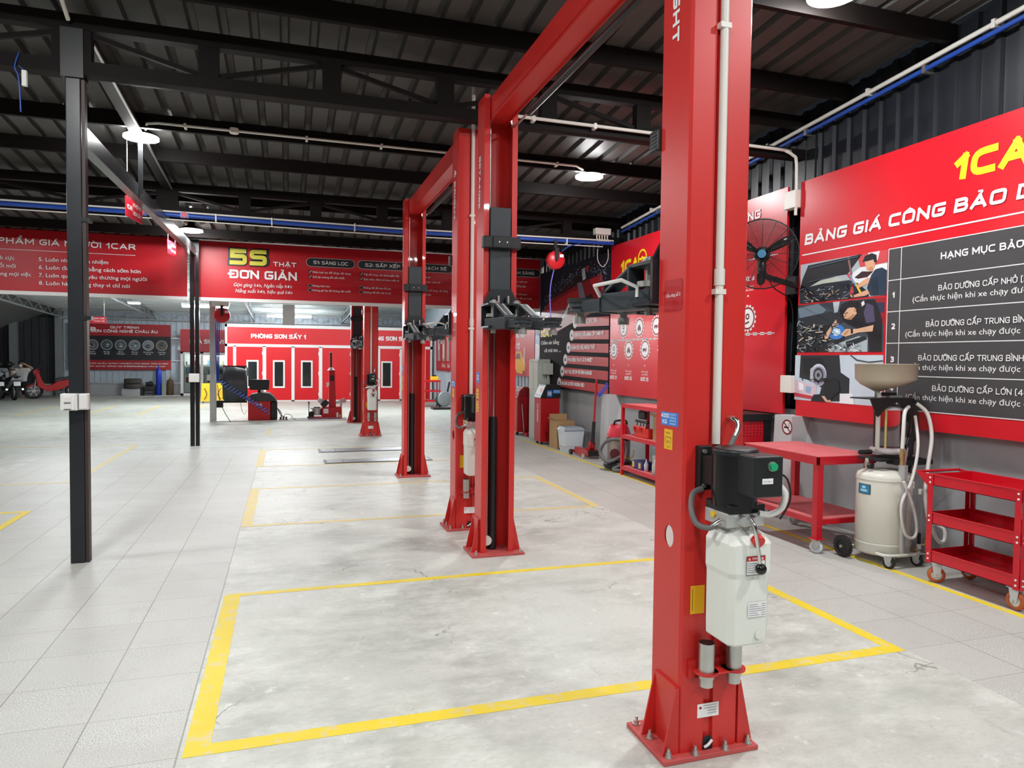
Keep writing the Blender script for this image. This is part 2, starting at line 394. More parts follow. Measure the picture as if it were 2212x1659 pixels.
    seam2 = mth('LESS_THAN', mth('ABSOLUTE', mth('ADD', mth('ADD', y, -13.2), mth('MULTIPLY', nn.outputs['Fac'], .2))), .012)
    colr = mix(mth('MULTIPLY', mth('MAXIMUM', seam, mth('MULTIPLY', seam2, mth('LESS_THAN', x, 1.2))), .7), colr, (.2, .2, .17, 1))
    L.new(colr, b.inputs['Base Color'])
    r = nd('ShaderNodeMapRange'); L.new(mid, r.inputs['Value']); r.inputs['To Min'].default_value = .35; r.inputs['To Max'].default_value = .62; L.new(r.outputs[0], b.inputs['Roughness'])
    bp = nd('ShaderNodeBump'); bp.inputs['Strength'].default_value = .12; bp.inputs['Distance'].default_value = .004
    L.new(mth('ADD', mid, mth('MULTIPLY', fine, .3)), bp.inputs['Height']); L.new(bp.outputs['Normal'], b.inputs['Normal'])
    return m
def worn(name, col, wear):
    m = mat(name, col, .55, noise=.06); nt = m.node_tree; N = nt.nodes; L = nt.links; b = N['Principled BSDF']
    old = b.inputs['Base Color'].links[0].from_socket
    tc = N.new('ShaderNodeTexCoord'); nz = N.new('ShaderNodeTexNoise'); nz.inputs['Scale'].default_value = 11; nz.inputs['Detail'].default_value = 9; nz.inputs['Roughness'].default_value = .75
    L.new(tc.outputs['Object'], nz.inputs['Vector'])
    r = N.new('ShaderNodeMapRange'); r.inputs['From Min'].default_value = wear; r.inputs['From Max'].default_value = wear+.16
    L.new(nz.outputs['Fac'], r.inputs['Value'])
    mx = N.new('ShaderNodeMix'); mx.data_type = 'RGBA'; mx.inputs['B'].default_value = (.58, .57, .50, 1)
    L.new(old, mx.inputs['A']); L.new(r.outputs[0], mx.inputs['Factor']); L.new(mx.outputs['Result'], b.inputs['Base Color'])
    return m
YP1 = worn('yellow_floor_paint', (.78, .60, .030), .525); YP2 = worn('faded_yellow_paint', (.70, .56, .18), .49); YP3 = worn('pale_yellow_paint', (.66, .56, .30), .46)
b = M().box(-14, 8.5, -7, 33, -.2, 0)
FLOOR = struct(b.build('floor', floor_material()))
G = Surf((0, 0, 0), (1, 0, 0), (0, 1, 0))
def mark(strips, m, name='bay_marking'):
    b = M().m(m)
    for x0, x1, y0, y1 in strips: b.box(x0, x1, y0, y1, -.002, .0015)
    return b.build(name, None, FLOOR)
def bay(x0, x1, y0, y1, m, w=.075, ws=.105, wb=None):
    mark([(x0, x0+ws, y0, y1), (x1-ws*.8, x1, y0, y1), (x0+ws, x1-ws*.8, y0, y0+w), (x0+ws, x1-ws*.8, y1-(wb or w), y1)], m)
bay(-.40, 3.28, 2.99, 5.0, YP1, .085, .10, .06)
bay(-.42, 3.26, 6.95, 8.95, YP2, .06)
bay(-.44, 3.22, 10.7, 12.65, YP2, .05)
bay(-.43, 3.10, 14.75, 16.4, YP3, .05)
bay(-6.2, -2.47, 6.2, 8.22, YP1, .07, .09); bay(-6.2, -2.52, 9.92, 13.9, YP2, .06, .09)
mark([(4.42, 4.48, 2.2, 13.2)], YP1, 'walkway_marking')
for x0 in (-8.3, -6.7, -5.12, -3.86, -2.6): mark([(x0, x0+.09, 20.9, 24.4)], YP2)
mark([(-8.3, -2.5, 20.75, 20.85)], YP3)
b = M().box(-1.75, 1.45, 18.13, 18.2, 0, .022); b.build('threshold', mat('white_concrete', (.75, .75, .72), .6), FLOOR)
# recessed drive-on plates of the floor lift
def plate(label, x0, x1, y0, y1):
    t = thing('floor_lift_plate', label, 'lift plate', ((x0+x1)/2, (y0+y1)/2, 0), 'steel lift plates let into the floor')
    M().box(x0, x1, y0, y1, -.02, .006).build('frame', BLK, t)
    M().box(x0+.04, x0+.27, y0+.025, y1-.025, 0, .010).build('flap', mat('plate_steel', (.30, .32, .34), .4, .5, .15, 5), t)
    M().box(x0+.28, x1-.04, y0+.025, y1-.025, 0, .010).build('deck', MATS['plate_steel'], t)
plate('grey steel plate let into the floor beside the yellow line, nearer of two', .53, 2.17, 10.78, 11.16)
plate('grey steel plate let into the floor, farther of two by middle lift', .50, 2.10, 12.06, 12.52)

# ------------------------------------------------------------------ walls and roofs
def corr(p0, p1, axis, base, out, pitch, z0, z1f, rib=.35, y0=None):
    """corrugated sheet between p0 and p1 along axis; out = rib offset vector"""
    b = M(); n = int((p1-p0)/pitch); out = Vector(out); a = Vector(axis); base = Vector(base); lo = []; hi = []
    for i in range(n+1):
        for q, k in ((0, 0), (1-rib, 0), (1-rib*.8, 1), (1-rib*.2, 1)):
            t = p0+(i+q)*pitch
            if t > p1: break
            v = base+a*t+out*k; l, h = z1f(t, z0)
            lo.append(v+l); hi.append(v+h)
    k = len(lo)
    return b.add(lo+hi, [(i, i+1, k+i+1, k+i) for i in range(k-1)])
WALLB = mat('black_corrugated_wall', (.010, .012, .017), .42, noise=.25, scale=4)
ROOFM = mat('dark_roof_sheet', (.062, .060, .056), .55, noise=.30, scale=2.5)
ANNEX = mat('annex_roof_sheet', (.42, .45, .45), .5, noise=.10, scale=2)
GREYW = mat('blue_grey_wall_sheet', (.42, .49, .55), .45, noise=.10, scale=2)
DARKW = mat('dark_wall_sheet', (.035, .037, .040), .6, noise=.3)
BROWNB = mat('brown_black_steel', (.008, .006, .0055), .6, noise=.25, scale=4, spec=.15)
wr = struct(corr(-6, 13.9, Y, (5.16, 0, 0), (-.03, 0, 0), .19, None, lambda t, z: (Z*.9, Z*roofz(t)), .42).build('wall_right', WALLB))
M().box(5.10, 5.40, -6, 13.9, 0, 1.1).build('plinth', PLINTH, wr)
for y0 in (6.0, 10.24):
    b = M(); sf = Surf((0, 0, 0), (0, 1, 0), (0, 0, 1))
    b.hexa([(4.84, y0-.16, 0), (5.10, y0-.26, 0), (5.10, y0+.26, 0), (4.84, y0+.15, 0), (4.86, y0-.13, 1.05), (5.10, y0-.13, 1.05), (5.10, y0+.13, 1.05), (4.86, y0+.13, 1.05)])
    struct(b.build('column_footing', mat('pale_concrete', (.50, .51, .52), .7, noise=.08, bump=.1), loc=(4.9, y0, 0)))
    struct(M().box(5.118, 5.16, y0-.06, y0+.06, 1.1, roofz(y0)-.1).build('steel_column', BLK, loc=(5.05, y0, 1.1)))
struct(corr(13.9, 31.2, Y, (5.32, 0, 0), (-.03, 0, 0), .25, None, lambda t, z: (Z*0, Z*3.6), .4).build('wall_right_annex', GREYW))
wf = struct(corr(-8.4, 8.5, X, (0, 31.2, 0), (0, -.04, 0), .21, None, lambda t, z: (Z*.42, Z*3.9), .3).build('wall_back', GREYW))
M().box(-12.4, 8.5, 31.1, 31.4, 0, .44).build('plinth', CONC, wf)
for z0 in (.45, 1.35, 2.25): M().box(-8.2, -2.2, 31.05, 31.12, z0, z0+.04).build('wall_rail', GALV, wf)
for x0 in (-8.35, -9.85): M().box(x0-.12, x0+.12, 30.9, 31.1, 0, 3.4).build('wall_post', mat('grey_steel', (.20, .22, .23), .5), wf)
struct(corr(-12.5, -8.3, X, (0, 31.25, 0), (0, -.04, 0), .25, None, lambda t, z: (Z*0, Z*3.6), .3).build('wall_back_dark', DARKW))
struct(corr(-7, 31.2, Y, (-12.4, 0, 0), (.04, 0, 0), .3, None, lambda t, z: (Z*0, Z*4.9), .3).build('wall_left', DARKW))
ceil = struct(corr(-12.4, 5.16, X, (0, 0, 0), (0, 0, .05), .23, None, lambda t, z: (Vector((0, -6, roofz(-6))), Vector((0, 13.70, roofz(13.70)))), .34).build('ceiling', ROOFM))
for y0 in (-.4, .8, 2.0, 3.2, 4.4, 5.5, 7.05, 8.08, 9.08, 10.75, 11.8, 12.9):
    M().box(-12.3, 5.12, y0-.025, y0+.025, roofz(y0)-.15, roofz(y0)-.002).build('purlin', BROWNB, ceil)
M().box(-12.3, 5.12, 13.64, 13.72, roofz(13.7)+.0, roofz(13.7)+.09).build('light_stop_strip', BROWNB, ceil)  # dark strip added over the rib ends to shut out light above the banner
ca = struct(corr(13.95, 31.3, Y, (0, 0, 0), (0, 0, -.03), .45, None, lambda t, z: (Vector((-8.4, 0, 4.0-.0376*(t-13.95))), Vector((8.5, 0, 4.0-.0376*(t-13.95)))), .15).build('ceiling_annex', ANNEX))
M().add([(-12.4, 13.95, 2.3), (-8.4, 13.95, 4.0), (-8.4, 31.3, 3.35), (-12.4, 31.3, 1.65)], [(0, 1, 2, 3)]).build('sloping_sheet', mat('shaded_grey_sheet', (.20, .21, .21), .6), ca)  # shade put into the colour: darker copy of the annex roof sheet
def lattice(b, p0, p1, h, n, w=.05):
    p0, p1 = Vector(p0), Vector(p1); b.beam(p0, p1, w, w); b.beam(p0+Z*h, p1+Z*h, w, w)
    for i in range(n):
        a, c = p0.lerp(p1, i/n), p0.lerp(p1, (i+1)/n)
        b.beam(a+Z*(h if i % 2 else 0), c+Z*(0 if i % 2 else h), w*.6, w*.6)
GS = mat('grey_truss_steel', (.30, .33, .34), .5, noise=.1)
for x0 in (-8.3, -5.0, -1.3, 2.2):
    b = M().m(GS); lattice(b, (x0, 16, 3.55), (x0, 31, 3.02), .28, 30); b.build('annex_truss', None, ca)
b = M().m(GS); lattice(b, (-8.3, 30.9, 2.98), (8, 30.9, 2.98), .3, 34); b.build('annex_truss', None, ca)

# dark trusses carrying the main roof
def truss(y0, zb, zt, xs, label, flip):
    t = thing('roof_truss', label, 'roof truss', (-1.5, y0, zb), 'dark roof trusses')
    M().box(-12, 5.10, y0-.05, y0+.05, zb-.05, zb+.05).build('bottom_chord', BROWNB, t)
    M().box(-12, 5.10, y0-.05, y0+.05, zt-.05, zt+.06).build('top_chord', BROWNB, t)
    for i, x in enumerate(xs):
        w = .075 if abs(x+1.53) > .15 else .13
        M().box(x-w, x+w, y0-.045, y0+.045, zb+.05, zt-.05).build('upright', BROWNB, t)
        if i+1 < len(xs):
            k = (i+flip) % 2
            M().beam((x+w, y0, zt-.07 if k else zb+.07), (xs[i+1]-.08, y0, zb+.07 if k else zt-.07), .035, .035).build('diagonal', BROWNB, t)
    return t
truss(6.1, 3.74, 4.07, (-7.5, -6.5, -5.5, -4.5, -3.5, -2.5, -1.53, -.59, .35, 1.31, 2.27, 3.23, 4.2), 'dark roof truss resting on the black post with the white socket box', 1)
truss(10.25, 3.50, 3.80, (-7.5, -6.5, -5.5, -4.5, -3.5, -2.5, -1.5, -.55, .38, 1.30, 2.25, 3.2, 4.15), 'dark roof truss with the blue air pipe running along it', 1)
# posts
t = thing('black_post', 'black square steel post carrying the white socket boxes, nearer the camera', 'post', (-1.53, 6.1, 0), 'black roof posts')
M().box(-1.575, -1.475, 6.06, 6.16, 0, 3.69).build('shaft', STEELB, t, .006)
M().box(-1.472, -1.45, 6.07, 6.14, 0, 3.68).build('cable_strip', mat('dark_brown_trim', (.055, .035, .032), .5), t)
M().box(-1.60, -1.45, 6.04, 6.18, 3.66, 4.02).build('cap', BLK, t)
for z0 in (1.86, 2.6): M().box(-1.478, -1.42, 6.06, 6.14, z0, z0+.03).build('clip', BLK, t)
t = thing('black_post', 'black twin post with grey box, standing before the banner', 'post', (-1.56, 13.45, 0), 'black roof posts')
for a, c in ((-1.625, -1.555), (-1.54, -1.475)): M().box(a, c, 13.42, 13.50, 0, 3.45).build('shaft', BLKG, t, .005)
M().box(-1.640, -1.47, 13.36, 13.42, 1.13, 1.28).build('junction_box', WHITE, t, .008)
M().box(-1.67, -1.47, 13.40, 13.54, 3.40, 3.62).build('cap', BLK, t)
# socket boxes on the near post
t = thing('socket_box', 'white two-gang socket box fixed on the near black post', 'socket box', (-1.55, 6.03, 1.18))
b = M().box(-1.612, -1.50, 5.985, 6.06, 1.176, 1.302); b.build('housing', WHITE, t, .006)
M().box(-1.594, -1.515, 5.978, 5.99, 1.182, 1.296).build('face_plate', LETW, t, .003)
for z0 in (1.21, 1.262): M().box(-1.585, -1.535, 5.970, 5.98, z0-.022, z0+.018).build('socket_flap', WHITE, t, .003)
for z0 in (1.205, 1.252): M().box(-1.583, -1.54, 5.968, 5.972, z0-.022, z0-.018).build('slot', BLK, t)
t = thing('switch_box', 'narrow white box beside the socket box on near black post', 'switch box', (-1.46, 6.03, 1.18))
M().box(-1.495, -1.432, 6.0, 6.058, 1.18, 1.302).build('housing', WHITE, t, .006); M().box(-1.488, -1.44, 5.993, 6.002, 1.188, 1.294).build('cover', LETW, t, .002)
# long beam under the roof between the two posts
t = thing('tie_beam', 'long silvery steel beam running from near post to far post', 'beam', (-1.53, 6.2, 3.2))
M().beam((-1.52, 6.17, 3.28), (-1.565, 13.42, 3.42), .085, .15).build('beam', mat('brushed_beam', (.10, .105, .11), .28, .7, .2, 5), t)
M().box(-1.62, -1.53, 10.2, 10.3, 3.36, 3.5).build('bracket', BLK, t)
M().box(-1.495, -1.455, 8.3, 8.34, 3.30, roofz(8.3)-.14).build('hanger', BLK, t)
b = M().m(BLK).beam((-1.5, 6.2, roofz(6.2)-.14), (-1.5, 10.2, roofz(10.2)-.10), .10, .10); b.m(ZINC).beam((-1.44, 6.3, roofz(6.3)-.18), (-1.44, 10.2, roofz(10.2)-.14), .02, .02)
tag(b.build('rafter', loc=(-1.5, 6.2, 3.9)), 'dark sloping rafter under the roof sheets above the silvery beam', 'rafter')

# ------------------------------------------------------------------ lamps
def high_bay(x, y, drop, label):
    z = roofz(y)-drop
    t = thing('high_bay_lamp', label, 'lamp', (x, y, z), 'round lamps under the black roof')
    M().lathe((x, y, z), [(0, .15), (.05, .15), (.06, .10), (.160, .045), (.176, .030), (.176, .024), (.15, .022)], 32).build('housing', BLK, t)
    M().cyl((x, y, z+.145), (x, y, roofz(y)-.02), .008, n=6).build('suspension', ZINC, t)
    M().lathe((x, y, z), [(.168, .024), (.172, .002), (.12, -.010), (0, -.014)], 32).build('diffuser', LIT, t)
high_bay(-1.47, 8.34, .17, 'lit round lamp under the roof beside the long silvery beam')
high_bay(3.62, 8.2, .17, 'lit round lamp under the roof between the middle lift and price board')
high_bay(3.66, 4.11, .17, 'lit round lamp at the very top edge, right of the nearest lift')
high_bay(-1.47, 12.4, .17, 'round lamp hanging in front of the red banner by the far post')
high_bay(-1.75, 3.6, .17, 'round lamp out of frame above the tiled aisle, nearer the camera')
high_bay(-4.9, 5.6, .17, 'round lamp out of frame over the left bays, near row')
high_bay(-5.2, 10.4, .17, 'round lamp out of frame over the left bays, far row')
high_bay(3.66, .4, .17, 'round lamp behind the camera on the side of the price board')
high_bay(-.6, .2, .17, 'round lamp behind the camera above the tiled aisle')
high_bay(1.1, -2.7, .17, 'round fill lamp added behind the camera in line with the lifts')  # added as frontal fill for the near faces of the lift posts
high_bay(-2.6, -2.9, .17, 'round fill lamp added behind the camera on the far left')  # extra unseen lamp, added for more light from the front
high_bay(3.9, -3.0, .17, 'round fill lamp added behind the camera on the far right')  # added fill, completes the made-up row lighting the scene from behind
def tube(x0, x1, y, z, label):
    t = thing('tube_light', label, 'tube light', ((x0+x1)/2, y, z), 'tube lights under the annex roof')
    M().box(x0, x1, y-.05, y+.05, z+.03, z+.10).build('housing', WHITE, t, .01)
    M().cyl((x0+.03, y, z), (x1-.03, y, z), .035, n=12).build('tube', TUBE, t)
    for x in (x0+.2, x1-.2): M().cyl((x, y, z+.1), (x, y, 3.96-.0376*(y-13.95)), .006, n=6).build('suspension', ZINC, t)
tube(-3.15, -1.75, 24.0, 3.13, 'lit tube light under the annex roof behind the twin black post')
tube(-.75, .9, 28.2, 3.12, 'lit tube light behind the grey duct above the first booth')
tube(2.6, 4.2, 20.5, 3.2, 'added fill tube under annex roof hidden by the banner, toward the right wall')  # unseen tube added to brighten the far floor
tube(-.9, .7, 20.5, 3.2, 'added fill tube under annex roof hidden by the banner, above the balancer')  # added out of sight, lifts the light level around the balancer
tube(-5.4, -4.0, 18.2, 3.2, 'added fill tube under annex roof hidden by the banner, on the left')  # added unseen fill for the left part of the annex
t = thing('panel_lamp', 'lit small square lamp under annex roof above the black process board', 'lamp', (-4.46, 24, 3.16))
M().box(-4.62, -4.30, 23.85, 24.15, 3.17, 3.22).build('housing', WHITE, t); M().box(-4.6, -4.32, 23.87, 24.13, 3.155, 3.17).build('diffuser', TUBE, t)

# ------------------------------------------------------------------ two-post lifts
CX, CY = 1.63, 4.04
def build_lift(name, label):
    t = thing(name, label, 'car lift', (CX, 2.38, 0), 'red two-post car lifts')
    rot = lambda p: Vector((2*CX-p.x, 2*CY-p.y, p.z)); mir = lambda p: Vector((p.x, 2*CY-p.y, p.z))
    LF = Surf((1.494, 0, 0), (0, -1, 0), (0, 0, 1))                     # outside of the aisle-side cheek
    for far in (0, 1):
        tf = mir if far else None
        # C-shaped column with pressed groove in its back and lips at the open side
        o = [(1.494, 2.432), (1.504, 2.42), (1.606, 2.42), (1.611, 2.434), (1.646, 2.434), (1.651, 2.42), (1.760, 2.42), (1.772, 2.432), (1.772, 2.64), (1.728, 2.64), (1.728, 2.631),
             (1.763, 2.631), (1.763, 2.44), (1.655, 2.44), (1.50, 2.442), (1.503, 2.631), (1.538, 2.631), (1.538, 2.64), (1.494, 2.64)]
        col = M(tf).prism(G, o, .02, 3.70).build('column', RED, t)
        if not far:
            cut = M().lathe((1.48, 2.523, .879), [(0, 0), (1, 0), (1, .04), (0, .04)], 28, (1, 0, 0)).build('cut', RED)
            for v in cut.data.vertices: v.co.y = 2.523+(v.co.y-2.523)*.036; v.co.z = .879+(v.co.z-.879)*.046
            q_ = col.modifiers.new('hole', 'BOOLEAN'); q_.object = cut; q_.operation = 'DIFFERENCE'; q_.solver = 'EXACT'
            cut.location = col.matrix_world.translation; 
            for v in cut.data.vertices: v.co -= WLOC[col.name]
            cut.location = (CX, 2.38, 0)
            me = bpy.data.meshes.new_from_object(col.evaluated_get(DG())); col.modifiers.clear(); col.data = me; bpy.data.objects.remove(cut)
        b = M(tf).box(1.41, 1.85, 2.385, 2.705, 0, .02); bp = b.build('base_plate', mat('dusty_red', (.52, .09, .085), .6, noise=.15, scale=12), t, .003)
        for x, y in ((1.445, 2.41), (1.445, 2.56), (1.445, 2.68), (1.56, 2.40), (1.70, 2.40), (1.815, 2.41), (1.815, 2.56), (1.815, 2.68)):
            M(tf).m(ZINC).cyl((x, y, .02), (x, y, .024), .017, n=16).cyl((x, y, .024), (x, y, .040), .0125, n=6).cyl((x, y, .04), (x, y, .055), .007, n=8).build('anchor_bolt', None, bp)
        fx = front(0)
        for x0, sx in ((1.494, -1), (1.772, 1)):
            for y0 in (2.428, 2.60):
                sf = Surf((x0, y0, 0), (sx, 0, 0), (0, 0, 1))
                M(tf).prism(sf, [(0, .02), (.070, .02), (.064, .05), (.012, .285), (0, .29)], 0, .008*sx).build('gusset', RED, col)
            M(tf).box(min(x0, x0+sx*.012), max(x0, x0+sx*.012), 2.43, 2.60, .02, .29).build('gusset', RED, col)
        # carriage riding inside the column, with collar and flared foot
        cr = M(tf).m(ARM).box(1.545, 1.715, 2.50, 2.66, 2.02, 2.81).build('carriage', None, t, .004)
        M(tf).m(BLK).box(1.475, 1.785, 2.642, 2.712, 2.478, 2.572).box(1.55, 1.71, 2.70, 2.725, 2.478, 2.572).build('guard_pad', None, cr, .008)
        b = M(tf).m(BLK)
        for k in range(6): b.box(1.472, 1.788, 2.650, 2.705, 2.484+k*.015, 2.490+k*.015)
        b.m(ZINC)
        for x in (1.60, 1.665): b.cyl((x, 2.722, 2.525), (x, 2.729, 2.525), .006, n=8)
        b.build('pad_ribs', None, cr)
        b = M(tf).m(STEELB); sf = Surf((0, 2.668, 0), (-1, 0, 0), (0, 0, 1))
        b.prism(sf, [(-1.78, 2.03), (-1.48, 2.03), (-1.545, 2.155), (-1.715, 2.155)], 0, .02).box(1.47, 1.79, 2.66, 2.88, 2.015, 2.03).box(1.47, 1.79, 2.66, 2.88, 1.84, 1.855)
        b.box(1.47, 1.79, 2.655, 2.675, 1.84, 2.03).box(1.615, 1.645, 2.67, 2.86, 1.855, 2.015)
        b.m(BLK).box(1.55, 1.58, 2.69, 2.72, 2.05, 2.085).box(1.66, 1.70, 2.69, 2.72, 2.05, 2.085)
        b.build('arm_bracket', None, cr)
        b = M(tf).m(ZINC)
        for x in (1.535, 1.725):
            b.cyl((x, 2.80, 1.80), (x, 2.80, 2.06), .020, n=14).cyl((x, 2.80, 2.03), (x, 2.80, 2.05), .032, n=14).cyl((x, 2.80, 1.925), (x, 2.80, 1.95), .055, n=24)
        b.cyl((1.60, 2.72, 2.03), (1.60, 2.72, 2.10), .010, n=10).cyl((1.68, 2.72, 2.03), (1.68, 2.72, 2.10), .010, n=10)
        b.build('pivot_pin', None, cr)
        # two folded swing arms
        for (px, ang, ext) in ((1.535, 17, .22), (1.725, 13, .19)):
            d = Vector((-math.sin(R_(ang)), math.cos(R_(ang)), 0)); q = Vector((-d.y, d.x, 0)); p = Vector((px, 2.80, 1.87))
            T = rot if far else None
            if not far: pass
            am = M(T).m(ARM).beam(p-d*.05, p+d*.27, .105, .085); am.beam(p-d*.06+Z*.15, p+d*.085+Z*.15, .10, .012).beam(p+d*.085+Z*.02, p+d*.085+Z*.156, .10, .012, d)
            am.beam(p+d*.08+Z*.152, p+d*.255+Z*.044, .085, .012)
            am = am.build('swing_arm', None, t, .004)
            M(T).m(ARM).beam(p+d*.26-Z*.008, p+d*(.20+ext)-Z*.008, .075, .058).beam(p+d*(.19+ext)-Z*.03, p+d*(.29+ext)-Z*.03, .10, .014).beam(p+d*.262, p+d*.275, .118, .098).build('arm_extension', None, am, .003)
            e = p+d*(.25+ext)
            b = M(T).m(ZINC).cyl(e-Z*.085, e+Z*.0, .020, n=16); b.cyl(e-Z*.09, e-Z*.055, .030, n=16)
            b.m(ARM).cyl(e-Z*.035, e-Z*.01, .05, n=20).cyl(e-Z*.01, e+Z*.012, .060, n=28); b.m(RUB).cyl(e+Z*.012, e+Z*.034, .066, n=28); b.build('lift_pad', None, am, .003)
            sg = 1
            g = [p+d*.02+q*.055*sg+Z*.01, p+d*.02+q*.055*sg+Z*.055, p+d*.0+q*.17*sg+Z*.075, p+d*.14+q*.20*sg+Z*.06, p+d*.27+q*.05*sg+Z*.03, p+d*.27+q*.05*sg-Z*.02]
            M(T).m(WHITE).tube(g, .0085, 8).build('foot_guard', None, am)
            nn_ = (d*.108+Z*.175).normalized()
            b = M(T).m(mat('pale_rubber', (.30, .31, .31), .5)).beam(p+d*.09+Z*.146+nn_*.009, p+d*.245+Z*.050+nn_*.009, .07, .006)
            b.m(BLK)
            for o_ in (-.012, .006): b.beam(p+d*.092+Z*.145+nn_*.013+q*o_, p+d*.243+Z*.051+nn_*.013+q*o_, .008, .003)
            b.build('rubber_strip', None, am)
        # ram, cable and sheave in the open side
        b = M(tf).m(BLK).cyl((CX-.01, 2.53, .02), (CX-.01, 2.53, 1.12), .033, n=18); b.m(CHR).cyl((CX-.01, 2.53, 1.12), (CX-.01, 2.53, 2.02), .014, n=12)
        b.build('hydraulic_ram', None, t)
        b = M(tf).m(ZINC).cyl((1.565, 2.56, .06), (1.565, 2.56, 3.6), .005, n=8); b.m(PVC).cyl((1.565, 2.545, .10), (1.565, 2.575, .10), .04, n=18); b.build('lifting_cable', None, t)
        M(tf).m(ZINC).cyl((1.52, 2.60, 3.56), (1.75, 2.60, 3.56), .012, n=10).cyl((1.555, 2.6, 3.56), (1.575, 2.6, 3.56), .05, n=18).build('sheave', None, col)
    # overhead cross beam and padded trip bar
    cb = M().m(RED).box(1.545, 1.555, 2.50, 5.58, 3.50, 3.68).box(1.695, 1.705, 2.50, 5.58, 3.50, 3.68).box(1.545, 1.705, 2.50, 5.58, 3.52, 3.53).build('cross_beam', None, t)
    M().m(BLK).cyl((1.745, 2.7, 3.47), (1.745, 5.1, 3.47), .024, n=12).m(ZINC).cyl((1.745, 5.1, 3.47), (1.745, 5.46, 3.47), .009, n=8).beam((1.70, 5.44, 3.55), (1.745, 5.46, 3.46), .012, .03).build('padded_trip_bar', None, cb)
    # writing on the aisle side of both columns
    VS = Surf((1.4935, 0, 0), (0, 0, -1), (0, -1, 0))                   # reads downwards
    M().m(LETW).st(VS, 'BRIGHT', -3.24, -2.565, .052, .36, .26, .3, .0006).build('lettering', None, t)
    b = M().m(LETW).ring(VS, -3.31, -2.54, .034, .022, .0006, 20, .1, .95).rect(VS, -3.32, -3.30, -2.55, -2.49, .0007); b.build('emblem', None, t)
    M().m(LETW).st(VS, 'BETA40BE', -3.24, -5.60, .05, .42, .24, .3, .0006).build('lettering', None, t)
    SF = LF
    BL = flat('2a7fd8'); YS = flat('e8b41a')
    b = M().m(BL).rect(SF, -2.603, -2.467, 1.333, 1.388, .0006)
    b.m(LETW).st(SF, '4000', -2.600, 1.364, .018, .062, .22, .4, .001).st(SF, 'KG', -2.590, 1.339, .018, .036, .22, .4, .001)
    for k, s in enumerate(('CAPACITY', 'FORDELE', 'CAPACITE', 'TRAGKRAFT')): b.text(SF, s, -2.534, 1.376-k*.0125, .0075, .05, .001, .004)
    b.build('capacity_sticker', None, t)
    b = M().m(YS).rect(SF, -2.574, -2.508, 1.235, 1.318, .0006); b.m(PHB).line(SF, [(-2.562, 1.262), (-2.562, 1.285), (-2.52, 1.285), (-2.52, 1.262)], .002, .001).line(SF, [(-2.556, 1.258), (-2.541, 1.272), (-2.526, 1.258)], .002, .001)
    b.text(SF, 'IMPORTANT', -2.541, 1.30, .005, .034, .001, .003, 'C').text(SF, 'VEHICLE', -2.541, 1.243, .005, .022, .001, .003, 'C'); b.build('warning_sticker', None, t)
    b = M().m(BL).rect(SF, -5.62, -5.54, 1.40, 1.49, .0006); b.m(LETW).text(SF, 'CE', -5.61, 1.425, .04, .06, .001, .02); b.build('mark_sticker', None, t)
    b = M().m(YS).rect(SF, -5.62, -5.55, 1.27, 1.35, .0006).rect(SF, -5.62, -5.55, 1.16, 1.25, .0006); b.m(PHB)
    for k in range(6): b.line(SF, [(-5.61, 1.18+k*.028), (-5.56, 1.18+k*.028)], .004, .001)
    b.build('warning_sticker', None, t)
    b = M().m(flat('b3121a')); sf = Surf((1.4934, 2.525, 1.866), (0, -1, 0), (0, 0, 1)); pts = []
    for sx, sy, a0 in ((1, 1, 0), (-1, 1, 90), (-1, -1, 180), (1, -1, 270)):
        for k in range(5): a = R_(a0+22.5*k); pts.append((sx*.058+.012*math.cos(a), sy*.052+.012*math.sin(a)))
    b.poly(sf, pts, .0006); b.m(LETW).text(sf, 'Cầu nâng số 3', 0, -.006, .014, .11, .001, .008, 'C'); b.build('number_sticker', None, t)
    # conduit in the groove
    b = M().m(PVC).cyl((1.632, 2.410, 1.27), (1.632, 2.410, 4.18), .0165, n=14).cyl((1.632, 2.410, 1.90), (1.632, 2.410, 1.965), .021, n=14).box(1.604, 1.652, 2.392, 2.42, 1.865, 1.885).box(1.604, 1.652, 2.392, 2.42, 2.9, 2.92)
    b.build('cable_conduit', None, t)
    # power unit on the back of the near column
    pu = M().m(BLKG).cyl((1.618, 2.262, 1.055), (1.618, 2.262, 1.262), .084, n=36).box(1.548, 1.700, 2.185, 2.345, 1.035, 1.07)
    pu.m(BLK).lathe((1.618, 2.262, 1.262), [(.086, -.012), (.086, .004), (.078, .012), (0, .014)], 36)
    pu = pu.build('power_unit', None, t, .004)
    b = M().m(BLK).box(1.545, 1.60, 2.385, 2.42, 1.09, 1.265).box(1.555, 1.62, 2.32, 2.40, 1.12, 1.23); b.m(ZINC)
    for z0 in (1.11, 1.245): b.cyl((1.562, 2.385, z0), (1.562, 2.374, z0), .009, n=6)
    b.build('mounting_bracket', None, pu, .003)
    cbx = M().m(BLK).box(1.575, 1.695, 2.085, 2.20, 1.115, 1.262).build('control_box', None, pu, .005)
    sf = front(2.085)
    M().m(GREEN).cyl((1.645, 2.085, 1.227), (1.645, 2.068, 1.227), .0145, n=20).m(ZINC).cyl((1.645, 2.085, 1.227), (1.645, 2.078, 1.227), .018, n=20).build('start_button', None, cbx, label='green start button')
    b = M().m(LETW).rect(sf, 1.606, 1.652, 1.164, 1.184, .0012); b.m(MGREY).text(sf, 'CẦU NÂNG 3', 1.629, 1.171, .005, .036, .002, .002, 'C'); b.build('name_label', None, cbx)
